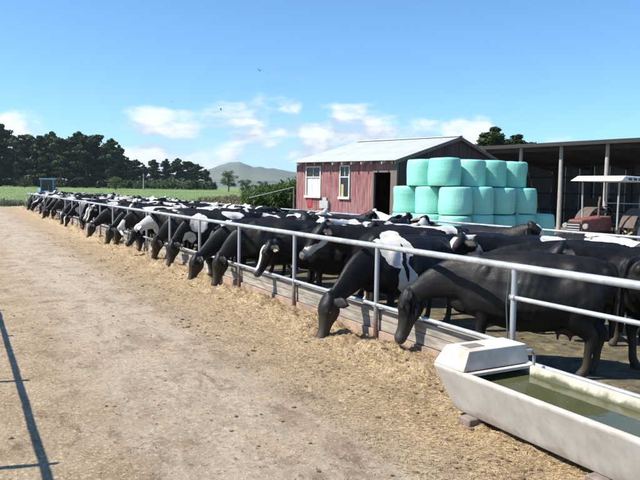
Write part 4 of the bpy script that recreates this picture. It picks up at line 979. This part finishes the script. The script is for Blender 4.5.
# hay rake behind the red tractor
def rake():
    r = empty('hay_rake', (20.6, 12.0, -.03), RAD(20), 'rusty hay rake with wire tines beside the red tractor', 'rake')
    MB().tube([(-1.2, 0, 1.15), (2.6, 0, 1.30)], .05, 8).build('beam', M['rust'], r)
    MB().tube([(-1.2, 0, 1.15), (-2.0, .3, .75)], .04, 8).build('drawbar', M['rust'], r)
    for k in range(4):
        x = -.8+k*.95; e = empty('rake_wheel', (x, -.25, .72)); e.parent = r
        pts = [(.62*math.cos(a)*.7, .62*math.cos(a)*.5, .62*math.sin(a)) for a in np.linspace(0, 2*math.pi, 25)]
        MB().tube(pts, .018, 6, cap=False).build('hoop', M['rust'], e)
        for q in range(18):
            a = 2*math.pi*q/18; MB().tube([(.1*math.cos(a)*.7, .1*math.cos(a)*.5, .1*math.sin(a)), (.76*math.cos(a+.15)*.7, .76*math.cos(a+.15)*.5, .70*math.sin(a+.15))], .008, 4).build('tine', M['galv'], e)
        MB().tube([(x, 0, 1.2), (x, -.25, .72)], .03, 6).build('arm', M['rust'], r)
    for x in (-.6, 2.2): wheel(r, .33, .16, (x, .45, .33), 0, M['rim'])
rake()

# ------------------------------------------------------------------ trees, crops, hills
def leaf_cloud(centres, per, size, seed, flat=0.6, spread=1.0):
    g = np.random.default_rng(seed); V = []; F = []
    for (c, r) in centres:
        c = np.array(c); r = np.array(r) if hasattr(r, '__len__') else np.array((r, r, r*flat))
        d = g.normal(size=(per, 3)); d /= np.linalg.norm(d, axis=1)[:, None]
        p = c + d*r*(g.random((per, 1))**0.4)*spread
        nrm = d*.7+g.normal(size=(per, 3))*.6; nrm /= np.linalg.norm(nrm, axis=1)[:, None]
        a = np.cross(nrm, g.normal(size=(per, 3))); a /= np.linalg.norm(a, axis=1)[:, None]; b = np.cross(nrm, a)
        s = size*(.6+.8*g.random((per, 1)))
        b0 = len(V)*1
        q = np.stack([p-a*s, p-b*s*.55, p+a*s, p+b*s*.55], 1).reshape(-1, 3)
        V.append(q)
    V = np.concatenate(V); n = len(V)//4
    me = bpy.data.meshes.new('crown'); me.from_pydata(V.tolist(), [], [(4*i, 4*i+1, 4*i+2, 4*i+3) for i in range(n)]); me.update(); return me
def pine_variant(seed, h, bare, wide, lean):
    g = random.Random(seed); trunk = MB(); cl = []
    top = (lean, 0, h*.93)
    pts = [(lean*(t**1.5)+.25*math.sin(t*5+seed), .2*math.sin(t*4), h*.93*t) for t in (0, .2, .4, .6, .8, 1)]
    trunk.tube([(0, 0, -.8)]+pts[1:], [h*.022, h*.019, h*.016, h*.012, h*.008, h*.003], 8)
    nl = 46
    for i in range(nl):
        t = bare+(1-bare)*(i+g.random()*.8)/nl; t = min(t, .98)
        z = h*.93*t; r = wide*h*(.24+1.05*(1-t)**.55*min(1, (t-bare)/.18+.35))*g.uniform(.5, 1.25); a = g.random()*6.283
        bx = lean*(t**1.5)
        e = (bx+r*math.cos(a), r*math.sin(a), z+r*g.uniform(.05, .45))
        trunk.tube([(bx, 0, z), (bx+r*.5*math.cos(a), r*.5*math.sin(a), z+r*.08), e], [h*.006, h*.004, h*.0015], 5)
        cl.append((e, (h*(.050+.045*(1-t))*g.uniform(.7, 1.3), h*(.050+.045*(1-t))*g.uniform(.7, 1.3), h*.036*g.uniform(.7, 1.2))))
        cl.append(((bx+r*.55*math.cos(a+.3), r*.55*math.sin(a+.3), z+r*.2), (h*.07, h*.07, h*.04)))
    for k in range(4): cl.append(((lean+g.uniform(-.03, .03)*h, g.uniform(-.03, .03)*h, h*g.uniform(.90, .99)), (h*.03, h*.03, h*.035)))
    return trunk.mesh('trunk', True), leaf_cloud(cl, 90, h*.021, seed, .55)
PV = [pine_variant(11, 24, .20, .17, .6), pine_variant(12, 24, .10, .19, -.5), pine_variant(13, 24, .26, .21, 1.0), pine_variant(14, 24, .06, .16, 0.0), pine_variant(15, 24, .15, .23, -1.0)]
def broad_variant(seed, h):
    g = random.Random(seed); trunk = MB(); cl = []
    trunk.tube([(0, 0, -.3), (0, 0, h*.25), (.1, 0, h*.5), (0, .1, h*.8)], [h*.04, h*.03, h*.022, h*.006], 8)
    for i in range(26):
        a = g.random()*6.283; t = g.random(); z = h*(.28+.62*t); r = h*.40*math.sqrt(max(0.05, 1-((t-.38)/.66)**2))*g.uniform(.35, 1)
        e = (r*math.cos(a), r*math.sin(a), z); trunk.tube([(0, 0, z*.65), e], [h*.012, h*.004], 5); cl.append((e, (h*.13, h*.13, h*.10)))
    return trunk.mesh('trunk', True), leaf_cloud(cl, 110, h*.022, seed, .8)
BV = [broad_variant(31, 8), broad_variant(32, 8), broad_variant(33, 8)]
def tree(name, var, loc, h, hv, leaf, label, group, cat='tree', sx=1.0):
    t = empty(name, loc, random.uniform(0, 6.28), label, cat, group)
    k = h/hv; t.scale = (k*sx, k*sx, k)
    link('trunk', var[0], t, M['bark']); link('crown', var[1], t, leaf); return t
def gz(x, y):
    r = math.hypot(x, y); t = min(1, max(0, (r-80)/170)); return -.05+1.05*t*t*(3-2*t)
def at(u, depth):     # u: tangent of the angle from the view axis
    p = fw.copy(); p.z = 0; p.normalize(); q = p*depth + rt*(u*depth); return q.x, q.y
WB = 'windbreak of old pines'
pines = [(-.535, 245, 23.5), (-.512, 238, 24), (-.492, 246, 25.5), (-.470, 240, 20.0), (-.452, 247, 22.6), (-.432, 240, 20.5), (-.415, 246, 22.8), (-.398, 238, 20.5), (-.376, 246, 23),
         (-.360, 240, 21.0), (-.342, 248, 23), (-.325, 241, 20), (-.309, 250, 18), (-.297, 262, 13.5), (-.283, 268, 13)]
for i, (u, d, h) in enumerate(pines):
    x, y = at(u, d); h *= .90; tree('pine_tree', PV[(i*3+i//5) % 5], (x, y, gz(x, y)), h, 24, M['pine'], 'dark old pine, %s from the left in the tall windbreak' % ORD[i], WB, sx=random.uniform(1.05, 1.45))
for i, (u, d, h) in enumerate([(-.525, 268, 15), (-.47, 270, 14), (-.425, 268, 14.5), (-.38, 270, 15), (-.34, 268, 14.5), (-.308, 275, 12.5), (-.290, 280, 10.5), (-.272, 280, 10)]):
    x, y = at(u, d); tree('pine_tree', PV[(3, 1, 3, 4, 1, 3, 1, 3, 4)[i]], (x, y, gz(x, y)), h, 24, M['pine'], 'lower dark pine filling in behind the windbreak, %s from the left' % ORD[i], 'pines behind the windbreak', sx=1.35)
for i, (u, d, h) in enumerate([(-.256, 285, 12.4), (-.238, 300, 13.4), (-.221, 295, 13.6), (-.204, 300, 13.2), (-.190, 305, 11.6), (-.177, 310, 9.4)]):
    x, y = at(u, d); tree('pine_tree', PV[(i*2+1) % 5], (x, y, gz(x, y)), h, 24, M['pine'], 'rounded dark tree, %s from the left in the clump right of the windbreak' % ORD[i], 'clump of trees right of the windbreak', sx=1.45)
x, y = at(-.1415, 200); tree('leafy_tree', BV[0], (x, y, gz(x, y)), 6.6, 8, M['broad'], 'round light green tree alone below the hill', None)
for i, (u, d, h, lf, lb) in enumerate([(-.315, 190, 4.0, M['broad'], 'low green bush before the windbreak, right of the blue tractor'), (-.408, 200, 3.6, M['dark_leaf'], 'dark low bush just right of the blue tractor'), (-.455, 200, 3.4, M['dark_leaf'], 'dark low bush left of the blue tractor'),
        (-.115, 190, 3.9, M['dark_leaf'], 'dark bush just right of the lone round tree'), (-.09, 180, 3.6, M['dark_leaf'], 'dark bush far behind the maize, right of the lone tree'), (-.28, 230, 2.6, M['dark_leaf'], 'small bush under the end of the windbreak'), (-.20, 240, 2.5, M['dark_leaf'], 'small bush under the rounded trees')]):
    x, y = at(u, d); tree('bush', BV[i % 3], (x, y, gz(x, y)-.6), h+.6, 8, lf, lb, None, 'bush', sx=1.4)
x, y = at(.260, 76); tree('leafy_tree', PV[3], (x, y, gz(x, y)), 9.4, 24, M['pine'], 'taller dark tree top behind the red shed roof', None, sx=1.7)
x, y = at(.297, 74); tree('leafy_tree', PV[1], (x, y, gz(x, y)), 8.4, 24, M['pine'], 'lower dark tree top between the shed and the barn roof', None, sx=1.7)
x, y = at(.342, 80); tree('leafy_tree', PV[3], (x, y, gz(x, y)), 7.7, 24, M['pine'], 'small tree tip showing over the barn roof', None, sx=1.3)

def plants(name, pts, hfun, m, label, leaves, width, seed, cat):
    g = np.random.default_rng(seed); V = []; F = []
    for (x, y) in pts:
        h = hfun(x, y)*g.uniform(.82, 1.1); z0 = gz(x, y)
        V += [(x-.015, y, z0), (x+.015, y, z0), (x, y, z0+h)]; F.append((len(V)-3, len(V)-2, len(V)-1))
        for k in range(leaves):
            a = g.random()*6.283; zz = z0+h*(.15+.8*k/leaves); l = h*g.uniform(.25, .42); w = width*g.uniform(.7, 1.3)
            dx, dy = math.cos(a), math.sin(a); px, py = -dy*w, dx*w; b = len(V)
            V += [(x-px*.4, y-py*.4, zz), (x+px*.4, y+py*.4, zz), (x+dx*l*.5+px, y+dy*l*.5+py, zz+l*.45), (x+dx*l*.5-px, y+dy*l*.5-py, zz+l*.45), (x+dx*l, y+dy*l, zz+l*g.uniform(-.1, .5))]
            F += [(b, b+1, b+2, b+3), (b+3, b+2, b+4)]
    me = bpy.data.meshes.new(name); me.from_pydata(V, [], F); me.update()
    return tag(link(name, me, None, m), label, cat, kind='stuff')
g = np.random.default_rng(3); pts = []
while len(pts) < 2600:
    d = g.uniform(37, 66); u = g.uniform(-.118, .03); pts.append(at(u, d))
def mh(x, y):
    q = Vector((x, y, 0)); d = q.dot(fw)/math.cos(PITCH); u = q.dot(rt)/d
    return 1.75 + 0.75*min(1, max(0, (u+.118)/.09)) + .25*noise.noise((x*.25, y*.25, 0))
plants('maize_crop', pts, mh, M['maize'], 'tall green maize growing beside the red shed', 8, .045, 5, 'maize')
pts = []
while len(pts) < 1500:
    d = g.uniform(40, 75); u = g.uniform(-.185, -.10); pts.append(at(u, d))
plants('dry_brush', pts, lambda x, y: .85+.6*max(0, noise.noise((x*.2, y*.2, 2))+.2), M['brush'], 'brown dry brush at the edge of the pasture behind the herd', 7, .05, 6, 'brush')
pts = []
while len(pts) < 500: pts.append((g.uniform(1.2, 5.2)+g.normal()*.3, g.uniform(65, 72)))
plants('weeds', pts, lambda x, y: .45+.8*max(0, noise.noise((x*.5, y*.5, 4))), M['weed'], 'grey green weeds at the far end of the lane', 7, .03, 8, 'weeds')
pts = []
while len(pts) < 9000:
    d = 64+(g.random()**1.6)*130; u = g.uniform(-.56, -.08); x, y = at(u, d)
    if y > 66 or x > 12: pts.append((x, y))
plants('pasture_grass', pts, lambda x, y: .12+.18*max(0, noise.noise((x*.08, y*.08, 6))), M['maize'], 'rough pasture grass beyond the herd', 4, .03, 9, 'grass')

pts = []
while len(pts) < 2600: pts.append(at(g.uniform(-.56, -.165)+g.normal()*.004, g.uniform(236, 280)))
plants('undergrowth', pts, lambda x, y: 2.6+2.2*noise.noise((x*.06, y*.06, 3)), M['dark_leaf'], 'dark undergrowth below the windbreak pines', 7, .45, 12, 'undergrowth')
pole = empty('utility_pole', (*at(-.272, 200), .6), 0, 'pale wooden utility pole before the dark trees', 'pole')
MB().tube([(0, 0, -.6), (0, 0, 5.2)], [.20, .15], 10).build('shaft', M['pole_wood'], pole, smooth=True)
piece('crossarm', pole, M['old_timber'], -.7, .7, -.06, .06, 4.5, 4.65)

# sloping white pipe beside the shed
x0, y0, x1, y1 = 11.97, 27.74, 13.49, 26.93
wp = empty('boom_pole', (x0, y0, 0), 0, 'thin white sloping pole in front of the maize', 'pole')
MB().tube([(-.3, .16, 1.55), (x1-x0, y1-y0, 2.08)], .015, 8).build('arm', M['galv'], wp, smooth=True)
MB().tube([(x1-x0, y1-y0, -.1), (x1-x0, y1-y0, 2.02)], .045, 8).build('post', M['old_timber'], wp, smooth=True)

def hill(name, u0, u1, depth, prof, label, seed):
    # ridge with real depth: rows in front and behind the crest
    n = 90; rows = [(-.30, 0), (-.20, .35), (-.11, .72), (-.04, .95), (0, 1), (.08, .8), (.2, 0)]; vs = []; fs = []
    for dd, hf in rows:
        for i in range(n+1):
            t = i/n; u = u0+(u1-u0)*t; x, y = at(u, depth*(1+dd)); 
            h = np.interp(t, *zip(*prof))
            zz = h*hf*(1+.10*noise.noise((t*9+seed, dd*6, 0))+.06*noise.noise((t*30, dd*20, seed)))
            vs.append((x, y, zz-4 if hf == 0 else zz))
    for r in range(len(rows)-1):
        for i in range(n): fs.append((r*(n+1)+i, r*(n+1)+i+1, (r+1)*(n+1)+i+1, (r+1)*(n+1)+i))
    o = MB().add(vs, fs).build(name, M['hill'], smooth=True); tag(o, label, kind='structure')
hill('hills', -.34, .02, 3600, [(0, 20), (.22, 55), (.38, 78), (.47, 100), (.56, 142), (.60, 147), (.66, 118), (.74, 112), (.85, 88), (1, 55)], 'blue grey hill with a peak on the horizon', 1)
hill('hills', -.8, .9, 6500, [(0, 60), (.12, 110), (.25, 90), (.4, 130), (.5, 120), (.6, 150), (.72, 120), (.85, 90), (1, 60)], 'low far range along the horizon', 5)

# ------------------------------------------------------------------ loose feed and droppings on the lane
def scatter_straw(n, seed, name, label, ymax, xlo, xhi, bias, lmin, lmax, w):
    g = np.random.default_rng(seed); V = np.zeros((n, 4, 3)); i = 0
    y = 2.2+(ymax-2.2)*g.random(n)**1.7; x = xhi-(xhi-xlo)*g.random(n)**bias
    a = g.random(n)*6.283; l = g.uniform(lmin, lmax, n)/2; ww = w*g.uniform(.6, 1.4, n)/2
    for k in range(n):
        z = lane_z(x[k], y[k])+.004; dx, dy = math.cos(a[k])*l[k], math.sin(a[k])*l[k]; px, py = -math.sin(a[k])*ww[k], math.cos(a[k])*ww[k]; t = g.uniform(-.25, .45)*l[k]
        V[k] = [(x[k]-dx-px, y[k]-dy-py, z), (x[k]-dx+px, y[k]-dy+py, z+.002), (x[k]+dx+px, y[k]+dy+py, z+abs(t)), (x[k]+dx-px, y[k]+dy-py, z+abs(t)*.8)]
    me = bpy.data.meshes.new(name); me.from_pydata(V.reshape(-1, 3).tolist(), [], [(4*k, 4*k+1, 4*k+2, 4*k+3) for k in range(n)]); me.update()
    return tag(link(name, me, None, M['straw']), label, 'straw', kind='stuff')
scatter_straw(60000, 1, 'spilt_straw', 'spilt straw and chaff heaped along the feed wall', 24, 2.7, 4.78, 1.9, .012, .06, .0032)
scatter_straw(5000, 2, 'loose_straw', 'thin loose straw drifted over the lane', 18, .0, 4.0, 1.0, .008, .04, .0028)
def clods(n, seed, name, label, ymax, xlo, xhi, bias, smin, smax, flat=None):
    g = np.random.default_rng(seed); V = []; F = []
    ic = bmesh.new(); bmesh.ops.create_icosphere(ic, subdivisions=1, radius=1); bv = [np.array(v.co) for v in ic.verts]; bf = [[v.index for v in f.verts] for f in ic.faces]; ic.free()
    for k in range(n):
        while True:
            y = 2.4+(ymax-2.4)*g.random()**1.4; x = xhi-(xhi-xlo)*g.random()**bias
            if noise.noise((x*1.6, y*1.1, 11)) > g.uniform(-.25, .45): break
        s = smin+(smax-smin)*g.random()**4; b = len(V)
        sc = np.array((g.uniform(.7, 1.4), g.uniform(.7, 1.4), g.uniform(.22, .5)))*s; off = np.array((x, y, (lane_z(x, y) if flat is None else flat)+s*.2))
        for v in bv: V.append(tuple(v*sc*(1+g.uniform(-.45, .45))+off))
        F += [tuple(b+i for i in f) for f in bf]
    me = bpy.data.meshes.new(name); me.from_pydata(V, [], F); me.update()
    return tag(link(name, me, None, M['clod']), label, 'clods', kind='stuff')
clods(2200, 4, 'dung_clods', 'dark dung clods scattered beside the feed wall', 30, 2.6, 4.7, 1.2, .004, .028)
clods(500, 5, 'lane_clods', 'small dark clods scattered on the open lane', 16, .2, 3.6, 1.0, .004, .02)

clods(1500, 6, 'pen_dung', 'trampled dung and straw lumps on the pen floor', 12, 5.0, 9.9, 1.0, .008, .04, .0)
# ------------------------------------------------------------------ birds
def bird(loc, heading, flap, size, label):
    b = empty('bird', loc, RAD(heading), label, 'bird', 'birds in the sky'); b.scale = (size,)*3
    mb = MB(); limb(mb, [(-.16, 0, 0), (-.05, 0, .01), (.08, 0, .015), (.15, 0, .03), (.19, 0, .03)], [(.012, .008), (.04, .035), (.045, .04), (.03, .03), (.006, .006)], 3, 8); mb.build('body', M['bird'], b, smooth=True)
    for s in (-1, 1):
        z = flap
        MB().add([(.07, s*.03, .02), (-.05, s*.03, .015), (.10, s*.22, .02+z*.18), (-.06, s*.24, .02+z*.18), (.03, s*.46, .02+z*.30), (-.05, s*.48, .02+z*.30),
                  (.07, s*.03, .03), (-.05, s*.03, .022), (.10, s*.22, .03+z*.18), (-.06, s*.24, .026+z*.18), (.03, s*.46, .026+z*.30), (-.05, s*.48, .024+z*.30)],
                 [(0, 1, 3, 2), (2, 3, 5, 4), (6, 8, 9, 7), (8, 10, 11, 9), (0, 2, 8, 6), (2, 4, 10, 8), (1, 7, 9, 3), (3, 9, 11, 5), (4, 5, 11, 10), (0, 6, 7, 1)]).build('wing', M['bird'], b)
    MB().add([(-.14, -.02, 0), (-.14, .02, 0), (-.26, .05, 0), (-.26, -.05, 0), (-.14, -.02, .008), (-.14, .02, .008), (-.26, .05, .005), (-.26, -.05, .005)],
             [(0, 1, 2, 3), (4, 7, 6, 5), (0, 4, 5, 1), (1, 5, 6, 2), (2, 6, 7, 3), (3, 7, 4, 0)]).build('tail', M['bird'], b)
bird((24.47, 56.2, 12.79), 100, 1.0, .62, 'highest dark bird in the sky')
bird((17.22, 59.95, 9.79), 60, .5, .6, 'dark bird above the windbreak, beside the small cloud')
bird((21.24, 57.67, 9.14), 160, .8, .55, 'lowest dark bird in the sky')

# ------------------------------------------------------------------ air
def haze():
    m = bpy.data.materials.new('haze_air'); m.use_nodes = True; nt = m.node_tree; nt.nodes.clear()
    v = N(nt, 'ShaderNodeVolumePrincipled'); v.inputs['Color'].default_value = (0.80, 0.88, 1.0, 1); v.inputs['Density'].default_value = 0.00010; v.inputs['Anisotropy'].default_value = 0.2
    o = N(nt, 'ShaderNodeOutputMaterial'); nt.links.new(v.outputs[0], o.inputs['Volume'])
    tag(MB().box(-13500, 13500, -13500, 13500, -6.5, 190).build('haze', m), 'thin pale blue air over the far country', kind='stuff')
haze()
